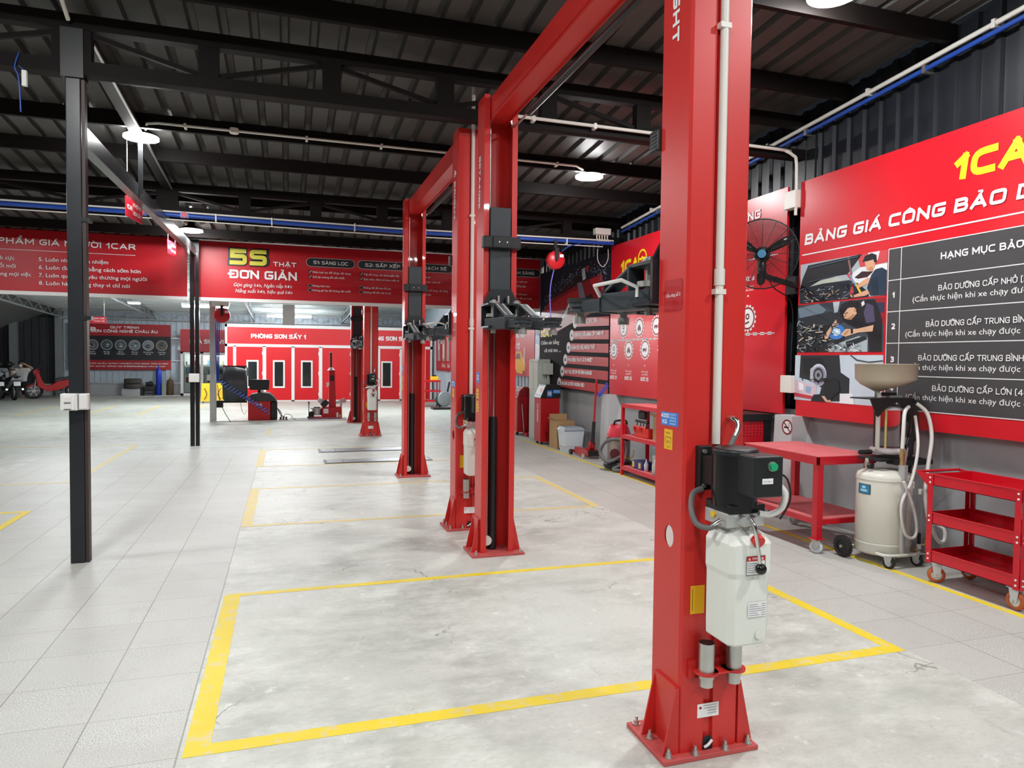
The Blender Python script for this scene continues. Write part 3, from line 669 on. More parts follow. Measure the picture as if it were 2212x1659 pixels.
    M().m(WHITE).tube([(1.70, 2.12, 1.155), (1.735, 2.12, 1.12), (1.735, 2.14, 1.06), (1.70, 2.16, 1.035), (1.66, 2.17, 1.04)], .011, 8, 4).m(BLK).tube([(1.69, 2.13, 1.20), (1.75, 2.13, 1.17), (1.765, 2.13, 1.09), (1.73, 2.14, 1.02)], .004, 6, 4).build('cable', None, pu)
    vb = M().m(mat('cast_aluminium', (.62, .63, .62), .4, .75, noise=.1, scale=20)).box(1.542, 1.704, 2.195, 2.34, .985, 1.037).cyl((1.60, 2.195, 1.012), (1.60, 2.165, 1.012), .02, n=14).cyl((1.645, 2.195, 1.012), (1.645, 2.160, 1.012), .018, n=14)
    vb.m(YELP).cyl((1.542, 2.28, 1.02), (1.535, 2.28, 1.02), .012, n=14); vb = vb.build('valve_block', None, pu, .003)
    b = M().m(CHR).tube([(1.617, 2.158, 1.022), (1.622, 2.14, 1.0), (1.628, 2.135, .95), (1.640, 2.13, .865)], .0065, 8, 3); b.m(BLKG).ball((1.643, 2.128, .845), .021); b.build('release_lever', None, vb)
    # milky oil tank: shouldered, lower part a little narrower
    zs = [(.545, .010), (.552, .003), (.60, .002), (.80, .001), (.82, -.004), (.925, -.004), (.955, .014), (.968, .03), (.990, .034)]
    b = M().m(TANK); x0, x1, y0, y1 = 1.545, 1.722, 2.165, 2.345; vs = []; n = 0
    for z0, q in zs:
        c = .018; a0, a1, b0, b1 = x0+q, x1-q, y0+q*1.2, y1-q*.2
        vs += [(a0+c, b0, z0), (a1-c, b0, z0), (a1, b0+c, z0), (a1, b1-c, z0), (a1-c, b1, z0), (a0+c, b1, z0), (a0, b1-c, z0), (a0, b0+c, z0)]; n += 1
    b.add(vs, [tuple(range(8))[::-1], tuple(range((n-1)*8, n*8))]+[(i*8+j, i*8+(j+1) % 8, (i+1)*8+(j+1) % 8, (i+1)*8+j) for i in range(n-1) for j in range(8)])
    b.cyl((1.665, 2.165, .585), (1.665, 2.158, .585), .014, n=16)
    tk = b.build('oil_tank', None, pu, .003)
    M().m(flat('d8342c')).cyl((1.652, 2.172, .945), (1.652, 2.150, .935), .023, n=18).build('filler_cap', None, tk, label='red filler cap')
    sf = front(2.1575)
    b = M().m(LETW).rect(sf, 1.602, 1.682, .815, .885, .0012); b.m(flat('c8322a')).rect(sf, 1.602, 1.682, .867, .885, .0017); b.m(PHB).line(sf, [(1.602, .815), (1.682, .815), (1.682, .885), (1.602, .885), (1.602, .815)], .0018, .002)
    b.m(LETW).text(sf, 'WARNING', 1.642, .872, .009, .034, .0022, .006, 'C').poly(sf, [(1.609, .871), (1.619, .871), (1.614, .881)], .0022).poly(sf, [(1.665, .871), (1.675, .871), (1.67, .881)], .0022)
    b.m(MGREY)
    for k in range(5): b.line(sf, [(1.607, .858-k*.008), (1.65+.006*(k % 3), .858-k*.008)], .0018, .002)
    b.build('warning_label', None, tk)
    sf = front(2.1645)
    b = M().m(LETW).rect(sf, 1.618, 1.698, .655, .71, .0012); b.m(MGREY)
    for k in range(6): b.line(sf, [(1.623, .702-k*.008), (1.66+.007*(k % 4), .702-k*.008)], .0018, .002).line(sf, [(1.675, .702-k*.008), (1.694, .702-k*.008)], .0018, .002)
    b.build('type_label', None, tk)
    b = M().m(GREYH).tube([(1.53, 2.25, .99), (1.505, 2.255, .975), (1.475, 2.29, .985), (1.47, 2.32, 1.03), (1.50, 2.36, 1.085), (1.55, 2.375, 1.10)], .011, 8, 6)
    b.m(CHR).tube([(1.555, 2.24, 1.01), (1.53, 2.245, .995), (1.505, 2.256, .976)], .009, 8, 3)
    b.build('hydraulic_hose', None, pu)
    b = M().m(CHR).tube([(1.695, 2.42, 1.372), (1.695, 2.395, 1.372), (1.705, 2.375, 1.36), (1.70, 2.365, 1.33), (1.682, 2.36, 1.30)], .011, 8, 4); b.m(GREYH).tube([(1.684, 2.36, 1.305), (1.66, 2.355, 1.262), (1.63, 2.36, 1.20)], .011, 8, 4); b.build('pressure_hose', None, pu)
    # height adapters in their holder
    hb = M().m(RED).box(1.528, 1.77, 2.405, 2.42, .33, .40); sf = Surf((0, 0, 0), (1, 0, 0), (0, 1, 0))
    for x in (1.585, 1.712): hb.cyl((x, 2.375, .362), (x, 2.375, .370), .048, n=24)
    hb.box(1.585, 1.712, 2.345, 2.42, .362, .370); hb = hb.build('adapter_holder', None, t)
    for x in (1.585, 1.712):
        b = M().m(ZINC).cyl((x, 2.372, .342), (x, 2.372, .485), .031, n=26, cap=False).cyl((x, 2.372, .310), (x, 2.372, .345), .027, n=22); b.m(BLK).cyl((x, 2.372, .47), (x, 2.372, .4835), .029, n=22); b.m(ZINC)
        b.build('height_adapter', None, hb)
    sf = front(2.4195)
    b = M().m(YS).rect(sf, 1.535, 1.60, .585, .70, .0012); b.m(PHB).line(sf, [(1.545, .60), (1.545, .69)], .002, .002); b.build('warning_sticker', None, t)
    b = M().m(LETW).rect(sf, 1.578, 1.678, .155, .212, .0012); b.m(flat('a02020')).disc(sf, 1.592, .196, .006, .002); b.m(MGREY)
    for k in range(4): b.line(sf, [(1.605+.02*(k > 1), .203-k*.011), (1.668, .203-k*.011)], .002, .002)
    b.build('maker_plate', None, t)
    b = M().m(PHB).poly(sf, [(1.605, .021), (1.652, .021), (1.652, .055)]+[(1.6285+.0235*math.cos(R_(a)), .055+.024*math.sin(R_(a))) for a in range(0, 181, 20)], .0012); b.m(WHITE).tube([(1.61, 2.412, .035), (1.625, 2.408, .045), (1.645, 2.412, .06)], .006, 6, 3); b.build('cable_hole', None, t)
    return t
lift = build_lift('car_lift', 'biggest red two-post car lift, standing in front of the red work table')
l2 = dup(lift); l2.location = (CX-.01, 6.27, 0); tag(l2, 'middle red two-post car lift, in front of the red banner with the yellow 5S', 'car lift', 'red two-post car lifts')
l3 = dup(lift); l3.location = (CX-.02, 14.32, 0)
for k in list(KIDS(l3)):
    if k.name.startswith('cable_conduit'): bpy.data.objects.remove(k)
b = M().m(PVC).cyl((1.632, 2.410, 1.27), (1.632, 2.410, 3.66), .0165, n=14); k = b.build('cable_conduit', None, lift); k.parent = l3; tag(l3, 'smallest red two-post car lift, standing beyond the banner before the red booths', 'car lift', 'red two-post car lifts')

# ------------------------------------------------------------------ red banners across the hall
t = thing('banner', 'wide red banner whose white heading ends in 1CAR, over numbered lines', 'banner', (-4.5, 13.75, 2.63), 'red banners over the passage')
sf = front(13.74)
M().box(-7.6, -1.70, 13.75, 13.79, 2.64, 3.68).build('sheet', BRED, t)
M().box(-7.6, -1.70, 13.73, 13.80, 2.585, 2.645).build('edge_strip', WHITE, t)
b = M().m(LETW).st(sf, 'PHẨM GIÁ NGƯỜI 1CAR', -2.525, 3.425, .098, 2.05, .2, .45, align='R').rect(sf, -5.2, -2.526, 3.326, 3.334, .003)
for k, s in enumerate(('5. Luôn nhận trách nhiệm', '6. Luôn đúng giờ bằng cách sớm hơn', '7. Luôn quan tâm yêu thương mọi người', '8. Luôn hành động thay vì chỉ nói')):
    b.text(sf, s, -3.987, 3.157-k*.132, .066, (1.04, 1.54, 1.64, 1.37)[k], .003, .012)
for k, s in enumerate(('1. Luôn tích cực', '2. Luôn đổi mới', '3. Luôn hết lòng trong mọi việc')):
    b.text(sf, s, (-4.337, -4.318, -4.10)[k], 3.157-k*.132, .066, None, .003, .012, 'R')
b.build('lettering', None, t)
t = thing('banner', 'wide red banner with a large yellow 5S and black heading pills', 'banner', (1.7, 13.75, 2.63), 'red banners over the passage')
M().box(-1.66, 5.0, 13.75, 13.79, 2.64, 3.66).build('sheet', BRED, t)
M().box(-1.66, 5.0, 13.73, 13.80, 2.585, 2.645).build('edge_strip', WHITE, t)
b = M().m(BLK).st(sf, '5S', -1.035, 3.235, .33, .72, .36, .16, .002); b.m(flat('d6cf4a')).st(sf, '5S', -1.0, 3.258, .285, .64, .26, .16, .004); b.build('heading', None, t)
b = M().m(LETW).st(sf, 'THẬT', -.249, 3.26, .082, .41, .2, .2).st(sf, 'ĐƠN GIẢN', -1.0, 3.01, .155, 1.17, .22, .2)
b.text(sf, 'Gọn gàng hơn, Ngăn nắp hơn', -.929, 2.865, .068, 1.01, .003, .0, 'L', .25).text(sf, 'Năng suất hơn, hiệu quả hơn', -.90, 2.755, .068, .99, .003, .0, 'L', .25)
cols = ((.345, .875, 'S1: SÀNG LỌC', ('Phân loại các đồ dùng, vật dụng', 'Giữ lại những đồ cần thiết', 'Không tham lam', 'Không giữ lại đồ không cần thiết')),
        (1.29, .93, 'S2: SẮP XẾP', ('Đặt đồ dùng, vật dụng ngăn nắp', 'Dán nhãn, đánh số theo trật tự', 'Không để đồ dọc lối sàn', 'Không để lẫn các vị trí')),
        (2.24, .90, 'S3: SẠCH SẼ', ('Vệ sinh sạch sẽ', 'Vệ sinh mọi lúc, mọi nơi', 'Không bẩn các đồ dùng, vật dụng', 'Không để bùn bẩn')),
        (4.06, .93, 'S5: SẴN SÀNG', ('Tự giác mọi lúc, mọi nơi', 'Tạo thói quen hằng ngày', 'Không nhắc nhở, chủ quan', 'Có một thói quen để rèn luyện')))
b.build('slogan_lettering', None, t)
for u, w, h, ls in cols:
    pl, b = M(), M().m(LETW)
    r = .075; c = 3.37
    for q, mm, d in ((.008, flat('b9b9b9'), .002), (0, PHB, .003)):
        rr = r+q; pts = [(u+r-rr*math.cos(R_(a)), c+rr*math.sin(R_(a))) for a in range(-90, 91, 15)]+[(u+w-r+rr*math.cos(R_(a)), c+rr*math.sin(R_(a))) for a in range(90, -91, -15)]
        pl.m(mm).poly(sf, pts, d)
    b.st(sf, h, u+w/2, c-.032, .062, w*.72, .16, .2, .005, 'C')
    for k, s in enumerate(ls):
        v = (3.17, 3.08, 2.915, 2.83)[k]
        b.text(sf, s, u+.108, v, .036, min(.70, .0225*len(s)), .003, .006)
        pl.m(PHB).disc(sf, u+.06, v+.018, .030, .003)
        if k < 2: b.line(sf, [(u+.045, v+.02), (u+.057, v+.006), (u+.082, v+.04)], .010, .006)
        else: pl.m(flat('a8a8a8')).ring(sf, u+.06, v+.018, .032, .027, .004)
    pl.build('heading_pill', None, t); b.build('column_lettering', None, t)

# ------------------------------------------------------------------ boards on the right wall
PX = 4.985; ws = wallR(PX)
def board(name, label, y0, y1, z0, z1, m, x=PX, group='printed boards on the right wall'):
    t = thing(name, label, 'board', (x, (y0+y1)/2, z0), group)
    M().box(x, x+.028, y0, y1, z0, z1).build('panel', m, t)
    b = M()
    for y in (y0+.12, (y0+y1)/2, y1-.12): b.box(x+.028, x+.13, y-.03, y+.03, z0+.06, z1-.06)
    b.build('batten', BLK, t); return t
def wheel_logo(b, sf, u, v, h):
    """steering wheel standing for the letter R"""
    r = h*.54; c = v+h*.62
    b.ring(sf, u, c, r, r*.80, .004, 32).disc(sf, u, c, r*.24, .004, n=16).poly(sf, [(u-r*.9, c+r*.12), (u-r*.2, c+r*.05), (u-r*.2, c-r*.2), (u-r*.85, c-r*.10)], .004).poly(sf, [(u+r*.9, c+r*.12), (u+r*.2, c+r*.05), (u+r*.2, c-r*.2), (u+r*.85, c-r*.10)], .004)
    b.poly(sf, [(u-r*.13, c-r*.1), (u+r*.13, c-r*.1), (u+r*.22, c-r*.9), (u-r*.22, c-r*.9)], .004)
    b.rect(sf, u-r*.6, u-r*.2, v, v+h*.13, .004).rect(sf, u+r*.2, u+r*.6, v, v+h*.13, .004)
def pic(sf, u0, v1, w, h, shapes, name, t, clutter=()):
    """a printed photograph; shapes use x to the right and y downwards, 0..1"""
    b = M(); d = .002; q = lambda p: (u0+min(1, max(0, p[0]))*w, v1-min(1, max(0, p[1]))*h)
    for s in shapes:
        b.m(flat(s[0]))
        if s[1] == 'e':
            c, r = s[2], s[3]; b.poly(sf, [q((c[0]+r[0]*math.cos(2*math.pi*i/20), c[1]+r[1]*math.sin(2*math.pi*i/20))) for i in range(20)], d)
        else: b.poly(sf, [q(p) for p in s[1]], d)
        d += .00025
        if len(s) > 4: pass
    rnd = random.Random(11)
    for x0, y0, x1, y1, n, cs in clutter:
        for i in range(n):
            x, y, a, l, k = rnd.uniform(x0, x1), rnd.uniform(y0, y1), rnd.uniform(0, 3.1), rnd.uniform(.02, .11), rnd.uniform(.004, .02)
            cx, cy, nx, ny = math.cos(a)*l, math.sin(a)*l, -math.sin(a)*k, math.cos(a)*k
            b.m(flat(rnd.choice(cs))).poly(sf, [q((x, y)), q((x+cx, y+cy)), q((x+cx+nx, y+cy+ny)), q((x+nx, y+ny))], d); d += .000012
    return b.build(name, None, t)
# price board
t = board('price_board', 'large red price board with a charcoal table of numbered rows', 1.9, 5.97, 1.05, 3.43, PRED)
b = M().m(LETW).st(ws, 'BẢNG GIÁ CÔNG BẢO DƯỠNG', -5.895, 2.78, .108, 2.86, .24, .22, .003, 'L', .12).rect(ws, -5.927, -2.0, 2.678, 2.690, .003); b.build('heading', None, t)
b = M().m(YEL).st(ws, '1CA', -4.245, 3.03, .20, .60, .27, .5, .003, 'L', .1); wheel_logo(b, ws, -3.52, 3.03, .25); b.build('emblem', None, t)
M().m(TABG).rect(ws, -4.845, -1.95, 1.20, 2.59, .002).build('price_table', None, t)
b = M().m(flat('d9d9d9'))
for v in (2.588, 2.316, 2.045, 1.772, 1.492, 1.205): b.rect(ws, -4.845, -1.95, v-.004, v+.004, .004)
for u in (-4.842, -4.709, -2.6): b.rect(ws, u-.004, u+.004, 1.2, 2.59, .0045)
b.build('table_rules', None, t)
M().m(LETW).st(ws, 'HẠNG MỤC BẢO DƯỠNG', -4.33, 2.434, .055, 1.0, .2, .45, .004).build('header_lettering', None, t)
rows = (('BẢO DƯỠNG CẤP NHỎ (5.000km)', '(Cần thực hiện khi xe chạy được 5.000km, 15.000km)', 4.343, 2.186, 4.584, 2.112, .95), ('BẢO DƯỠNG CẤP TRUNG BÌNH (10.000km)', '(Cần thực hiện khi xe chạy được 10.000km, 30.000km)', 4.447, 1.90, 4.645, 1.824, 1.17),
        ('BẢO DƯỠNG CẤP TRUNG BÌNH LỚN (20.000km)', '(Cần thực hiện khi xe chạy được 20.000km, 60.000km)', 4.51, 1.624, 4.634, 1.547, 1.36), ('BẢO DƯỠNG CẤP LỚN (40.000)', '(Cần thực hiện khi xe chạy được 40.000km, 80.000km)', 4.37, 1.378, 4.625, 1.300, .94))
for k, (s, s2, u, v, u2, v2, w) in enumerate(rows):
    M().m(LETW).st(ws, s, -u, v, .045, w, .14, .45, .004).text(ws, s2, -u2, v2, .045, 1.62, .004, .004).st(ws, str(k+1), -4.79, (2.163, 1.892, 1.608, 1.36)[k], .050, None, .26, .4, .004, 'L', sx=.62).build('row_lettering', None, t)
pic(ws, -5.945, 2.59, 1.09, .395, [('a9b4bd', [(0, 0), (1, 0), (1, 1), (0, 1)]), ('c9474d', [(.68, 0), (1, 0), (1, .28), (.72, .32)]), ('e6dde2', [(.80, 0), (.92, 0), (.9, .2), (.8, .22)]), ('14161c', [(0, .62), (.03, .38), (.10, .05), (.74, 0), (.58, .42), (.44, .42), (.28, .46), (.12, .60)]),
    ('b8beb4', [(.10, .62), (.28, .45), (.46, .45), (.54, .54), (.4, .57)]), ('dfe6ea', [(.60, .46), (.72, .30), (1, .30), (1, .75), (.66, .66)]), ('3a1a22', [(.66, .52), (.74, .40), (.86, .44), (.80, .55), (.70, .56)]), ('1a222b', [(0, .62), (.30, .56), (.60, .56), (.70, .66), (.82, .90), (.82, 1), (0, 1)]),
    ('8b5f63', [(.575, .02), (.595, .02), (.64, .44), (.615, .44)]), ('c83a48', [(.57, .42), (.63, .40), (.66, .92), (.61, .90), (.64, .62)]), ('e4c93a', [(.655, .62), (.675, .62), (.76, .95), (.74, .97)]), ('6f9fc0', [(.60, .44), (.615, .43), (.69, .72), (.67, .73)]),
    ('d9a584', [(.68, .72), (.80, .56), (.86, .60), (.86, .66), (.72, .77)]), ('d9a584', [(.66, .93), (.80, .84), (.86, .90), (.78, .97), (.66, .98)]), ('1e3348', [(.80, .80), (.84, .52), (.88, .40), (.95, .38), (1, .46), (1, 1), (.84, .98)]), ('d9a584', [(.765, .16), (.88, .14), (.88, .34), (.83, .42), (.79, .38)]), ('11161d', [(.745, .18), (.77, .06), (.84, .02), (.89, .08), (.895, .24), (.87, .26), (.86, .17), (.79, .19)]), ('c48a68', [(.80, .36), (.85, .32), (.87, .40), (.84, .44)]), ('c48f6e', 'e', (.872, .26), (.010, .03)), ('e8eef4', [(.86, .40), (.90, .36), (.905, .38), (.87, .42)]), ('16283a', [(.84, .62), (.90, .56), (.92, .98), (.86, .98)]), ('33475a', [(.12, .10), (.70, .03), (.69, .06), (.13, .14)]), ('2a3440', [(.10, .46), (.44, .40), (.44, .42), (.10, .50)])], 'engine_photograph', t,
    ((.02, .62, .68, .97, 90, ('0c0f14', '4a5a68', '8d9aa6', '2b3742', 'c9a98a')),))
pic(ws, -5.968, 2.178, 1.095, .478, [('3c4650', [(0, 0), (1, 0), (1, 1), (0, 1)]), ('6c7f8e', [(0, .06), (.26, 0), (.36, .14), (.30, .24), (.03, .30)]), ('222a32', [(0, .28), (.42, .18), (.56, .32), (.50, .56), (0, .62)]), ('b9c6cf', [(.44, 0), (.52, 0), (.50, .2), (.46, .22)]), ('8f1c26', [(.88, 0), (1, 0), (1, .5), (.92, .4)]), ('27304a', [(.86, .08), (1, .1), (1, .28), (.9, .3)]),
    ('14171b', [(0, .50), (.45, .44), (.60, .62), (.56, .95), (.4, 1), (0, 1)]), ('a9b7bc', [(.40, 1), (.46, .86), (.74, .70), (.84, .74), (.84, 1)]), ('1b2226', [(.60, .80), (.80, .70), (.84, .76), (.62, .92)]), ('3f7fd0', 'e', (.49, .60), (.10, .15)), ('bfe4ff', 'e', (.49, .60), (.05, .08)), ('ffffff', 'e', (.49, .60), (.02, .035)),
    ('15151c', [(.50, .30), (.58, .10), (.74, .02), (.90, .02), (.98, .40), (.98, 1), (.86, 1), (.84, .66), (.62, .46)]), ('4c4764', [(.82, .08), (.89, .14), (.91, .44), (.82, .46), (.79, .26)]), ('dfdfe4', [(.76, .06), (.79, .03), (.80, .10), (.77, .14)]), ('dcb190', [(.50, .32), (.545, .40), (.42, .58), (.40, .72), (.36, .74), (.35, .66)]), ('2a2632', [(.47, .24), (.55, .24), (.57, .40), (.50, .44)]),
    ('dcb190', [(.90, .50), (.89, .62), (.74, .63), (.60, .70), (.54, .66), (.60, .55), (.72, .56)]), ('14161c', [(.655, .55), (.68, .55), (.685, .64), (.66, .65)]), ('dcb190', [(.56, .20), (.68, .10), (.72, .26), (.66, .38), (.58, .34)]), ('12141a', [(.52, .20), (.54, .06), (.64, .0), (.72, .03), (.72, .14), (.62, .14), (.57, .26)]), ('b98560', [(.60, .36), (.66, .38), (.70, .28), (.68, .27), (.64, .33)]), ('2a1a16', [(.585, .245), (.62, .225), (.622, .24), (.588, .262)]), ('2a1a16', [(.575, .30), (.60, .285), (.602, .295), (.578, .312)]), ('8a4f42', [(.615, .345), (.645, .335), (.645, .345), (.617, .355)]), ('c4926c', 'e', (.70, .20), (.014, .035)), ('c99a78', [(.44, .52), (.46, .50), (.41, .68), (.39, .70)]), ('b98b68', [(.62, .58), (.64, .57), (.60, .66), (.58, .66)])], 'mechanic_photograph', t,
    ((.02, .40, .52, .97, 110, ('0a0c0f', '5d6a72', '9aa6ad', 'd8d2bd', '2e363c')), (.44, .82, .78, .98, 30, ('dfe7ea', '44525a', '7d8b92')), (.02, .4, .05, .3, 12, ('96a6b2', '1c2229'))))
pic(ws, -5.99, 1.67, 1.12, .455, [('c3d3df', [(0, 0), (1, 0), (1, 1), (0, 1)]), ('20252c', [(.07, 0), (.54, 0), (.56, .36), (.66, .48), (.66, .95), (.3, 1), (.34, .70), (.18, .55), (.06, .50)]), ('101318', [(.10, .06), (.34, .05), (.40, .3), (.3, .5), (.12, .44)]), ('cfd6e6', 'e', (.30, .43), (.098, .245)), ('9a96ad', 'e', (.305, .45), (.09, .21)), ('30343a', 'e', (.30, .43), (.062, .16)), ('8a9096', 'e', (.30, .43), (.044, .11)), ('22262b', 'e', (.30, .43), (.018, .045)),
    ('b8bec4', [(.20, .30), (.235, .25), (.235, .55), (.20, .56)]), ('d9c4cf', [(0, .56), (.28, .68), (.27, .96), (0, .93)]), ('c73848', [(.0, .84), (.26, .90), (.26, .97), (0, .93)]), ('eef1f4', [(.05, .60), (.12, .64), (.12, .78), (.05, .78)]), ('8fb0cf', [(.15, .68), (.22, .70), (.21, .84), (.15, .82)]), ('e0b394', [(.34, .88), (.44, .86), (.46, .98), (.35, 1)]), ('1a1d24', [(.22, .98), (.25, .86), (.33, .84), (.40, 1), (.22, 1)]), ('14171c', [(.37, .84), (.38, .60), (.46, .48), (.54, .52), (.56, .74), (.46, .94), (.42, .96)]), ('e8eef2', [(.56, .80), (.70, .78), (.72, 1), (.56, 1)]),
    ('2a3038', [(.66, 0), (.675, 0), (.74, .09), (.86, .13), (1, .10), (1, .12), (.86, .15), (.73, .11)])], 'brake_photograph', t, ((.40, .55, .10, .5, 16, ('0e1116', '3a4149', '14181d')),))
# process board with cog wheels
t = board('process_board', 'red board of white cog wheels behind the wall fan', 6.17, 10.36, 1.05, 3.43, PRED)
b = M().m(YEL).st(ws, '1CA', -10.02, 2.945, .20, .58, .27, .5, .003, 'L', .1); wheel_logo(b, ws, -9.31, 2.95, .25); b.build('emblem', None, t)
b = M().m(LETW).rect(ws, -10.29, -6.3, 2.745, 2.757, .003).st(ws, 'QUY TRÌNH BẢO DƯỠNG', -6.60, 3.19, .095, 2.0, .22, .2, .003, 'R')
b.build('lettering', None, t); top = [(9.883-.515*k, 2.09) for k in range(7)]; low = [(10.21-.515*k, 1.76) for k in range(7)]
for i, (y, z) in enumerate(top+low):
    k = i % 7; up = i < 7; b, g2 = M(), M()
    b.m(LETW).gear(ws, -y, z, .155, .003); g2.m(flat('8c1620')).ring(ws, -y, z, .128, .108, .0045)
    g2.m(flat('5d1a20'))
    if k % 3 == 0: g2.ring(ws, -y, z+.02, .035, .018, .0045).line(ws, [(-y-.04, z-.06), (-y+.03, z-.04)], .018, .0045)
    elif k % 3 == 1: g2.rect(ws, -y-.05, -y+.05, z-.04, z, .0045).poly(ws, [(-y-.035, z), (-y+.035, z), (-y+.022, z+.035), (-y-.022, z+.035)], .0045).disc(ws, -y-.03, z-.045, .014, .005).disc(ws, -y+.03, z-.045, .014, .005)
    else: g2.rect(ws, -y-.065, -y+.03, z-.02, z+.015, .0045).disc(ws, -y-.045, z-.022, .015, .005).disc(ws, -y+.01, z-.022, .015, .005).line(ws, [(-y+.05, z-.03), (-y+.05, z+.03)], .012, .0045)
    b.m(LETW)
    if up: b.st(ws, 'BƯỚC %d' % (2*k+2), -y, 2.51, .05, .22, .2, .4, .003, 'C').text(ws, 'Kiểm tra xe và', -y, 2.44, .025, .2, .003, .004, 'C').text(ws, 'tư vấn khách', -y, 2.40, .025, .18, .003, .004, 'C').poly(ws, [(-y-.02, 2.335), (-y+.02, 2.335), (-y, 2.36)], .003)
    else: b.st(ws, 'BƯỚC %02d' % (2*k+1), -y, 1.295, .055, .24, .2, .4, .003, 'C').text(ws, 'Kiểm tra tổng', -y, 1.42, .028, .20, .003, .004, 'C').text(ws, 'quát hệ thống', -y, 1.38, .028, .18, .003, .004, 'C').poly(ws, [(-y-.02, 1.53), (-y+.02, 1.53), (-y, 1.505)], .003)
    cg = b.build('cog_print', None, t); g2.build('cog_symbol', None, cg)
b = M().m(LETW)
for k in range(32): y = 10.28-k*.125; b.rect(ws, -y-.035, -y+.035, 1.895, 1.925, .003)
b.rect(ws, -10.28, -6.32, 1.906, 1.914, .003)
b.build('chain_print', None, t)
# car wash board
t = board('service_board', 'dark board with a splashed red car above slanting red bars', 10.40, 13.70, 1.03, 3.36, mat('print_navy', (.012, .013, .024), .7, spec=.25))
rnd = random.Random(3); b = M()
P = lambda *a: [(-y, z) for y, z in a]
b.m(flat('7d1019')).poly(ws, P((13.65, 2.05), (13.6, 2.55), (13.1, 2.78), (12.2, 2.92), (11.3, 3.0), (10.75, 3.02), (10.6, 2.75), (10.8, 2.45), (11.8, 2.30), (12.8, 2.12)), .002)
b.m(flat('a81822')).poly(ws, P((13.4, 2.55), (13.0, 2.72), (12.1, 2.84), (11.4, 2.86), (11.9, 2.66), (12.8, 2.50)), .0025).poly(ws, P((11.2, 2.98), (10.72, 3.04), (10.62, 2.80), (11.0, 2.78)), .0025)
b.m(flat('12131a')).poly(ws, P((12.9, 2.80), (12.2, 3.08), (11.5, 3.14), (11.2, 3.0), (12.0, 2.92)), .0027).poly(ws, P((11.6, 2.66), (11.1, 2.74), (10.95, 2.5), (11.4, 2.42)), .0028).poly(ws, P((13.5, 2.42), (13.2, 2.46), (13.22, 2.38), (13.5, 2.34)), .0028)
b.m(flat('6b6f7a')).poly(ws, P((11.75, 2.98), (11.55, 2.98), (11.25, 2.5), (11.55, 2.5)), .003)
b.m(flat('b9c3cf')).poly(ws, P((12.75, 2.24), (12.6, 2.28), (12.05, 2.72), (12.2, 2.46)), .003).poly(ws, P((11.55, 3.20), (11.42, 3.22), (11.36, 3.02), (11.5, 3.0)), .003)
b.m(flat('bd1f2a')).disc(ws, -11.3, 3.19, .055, .003)
for i in range(420):
    a = rnd.random(); y = 13.4-2.8*a+rnd.gauss(0, .12); z = 2.75+.42*math.sin(a*2.3)+rnd.gauss(0, .06)
    if i > 300: y = 10.55+rnd.random()*.3; z = 2.55+rnd.random()*.6
    z = min(3.33, z); y = min(13.66, max(10.43, y)); r = rnd.uniform(.003, .012)
    b.m(flat(rnd.choice(('8b9bb0', 'c9d3de', '5c6a7e')))).rect(ws, -y-r, -y+r, z-r*.7, z+r*.7, .0035)
b.build('car_picture', None, t)
M().m(mat('print_charcoal', (.022, .018, .020), .8, spec=.2)).rect(ws, -13.68, -10.41, 1.04, 2.24, .0015).build('lower_field', None, t)
b = M().m(YEL).st(ws, '1CAR', -13.62, 2.05, .15, .62, .27, .5, .003); b.m(LETW).text(ws, 'Chăm sóc bằng', -13.6, 1.90, .075, 1.0, .003, .012).text(ws, 'cả trái tim ...', -13.40, 1.745, .075, .9, .003, .012)
b.build('lettering', None, t)
for k, s in enumerate(('BẢO DƯỠNG, SỬA CHỮA', 'SƠN PHỤC HỒI, NÂNG CẤP THÂN VỎ', 'CHĂM SÓC NỘI, NGOẠI THẤT', 'PHỤ KIỆN, FILM CÁCH NHIỆT', 'ĐÀO TẠO, SETUP MÔ HÌNH GARAGE', 'NHƯỢNG QUYỀN THƯƠNG HIỆU')):
    v = 2.27-k*.2235; u = -11.80-k*.148; v2 = 2.235-k*.2235
    sb, b = M(), M()
    sb.m(flat('b5141f')).poly(ws, [(u, v-.075), (-10.41, v2-.075), (-10.41, v2+.075), (u, v+.075)], .002)
    sb.m(LETW).disc(ws, u-.02, v, .10, .003); sb.m(flat('3a3436')).ring(ws, u-.02, v, .082, .076, .004).rect(ws, u-.06, u+.02, v-.03, v+.005, .004).rect(ws, u-.045, u+.005, v, v+.03, .004)
    b.m(LETW).st(ws, s, u+.11, v-.035, .065, min(1.25, .045*len(s)), .2, .4, .004)
    sb = sb.build('red_bar', None, t); b.build('lettering', None, sb)
# insurance posters beyond the banner
wa = wallR(5.25)
t = board('insurance_poster', 'red insurance poster with a yellow car, beyond the banner', 14.76, 16.3, 1.2, 2.75, flat('c21a26'), 5.25)
b = M().m(LETW).st(wa, 'BẢO HIỂM', -16.2, 2.1, .15, .85, .2, .45).st(wa, 'Ô TÔ', -16.2, 1.82, .15, .42, .2, .45); b.build('lettering', None, t)
b = M().m(flat('e3a51c')).poly(wa, [(-16.2, 1.28), (-15.6, 1.25), (-15.4, 1.32), (-15.35, 1.5), (-15.55, 1.62), (-15.7, 1.78), (-16.05, 1.78), (-16.2, 1.6)], .003); b.m(flat('5c2a22')).poly(wa, [(-16.1, 1.6), (-15.72, 1.6), (-15.76, 1.73), (-16.02, 1.74)], .004).disc(wa, -15.5, 1.27, .07, .004).disc(wa, -16.1, 1.29, .06, .004); b.m(flat('f0d9c8')).poly(wa, [(-15.5, 1.5), (-15.42, 1.5), (-15.40, 1.85), (-15.47, 1.9)], .004); b.build('picture', None, t)
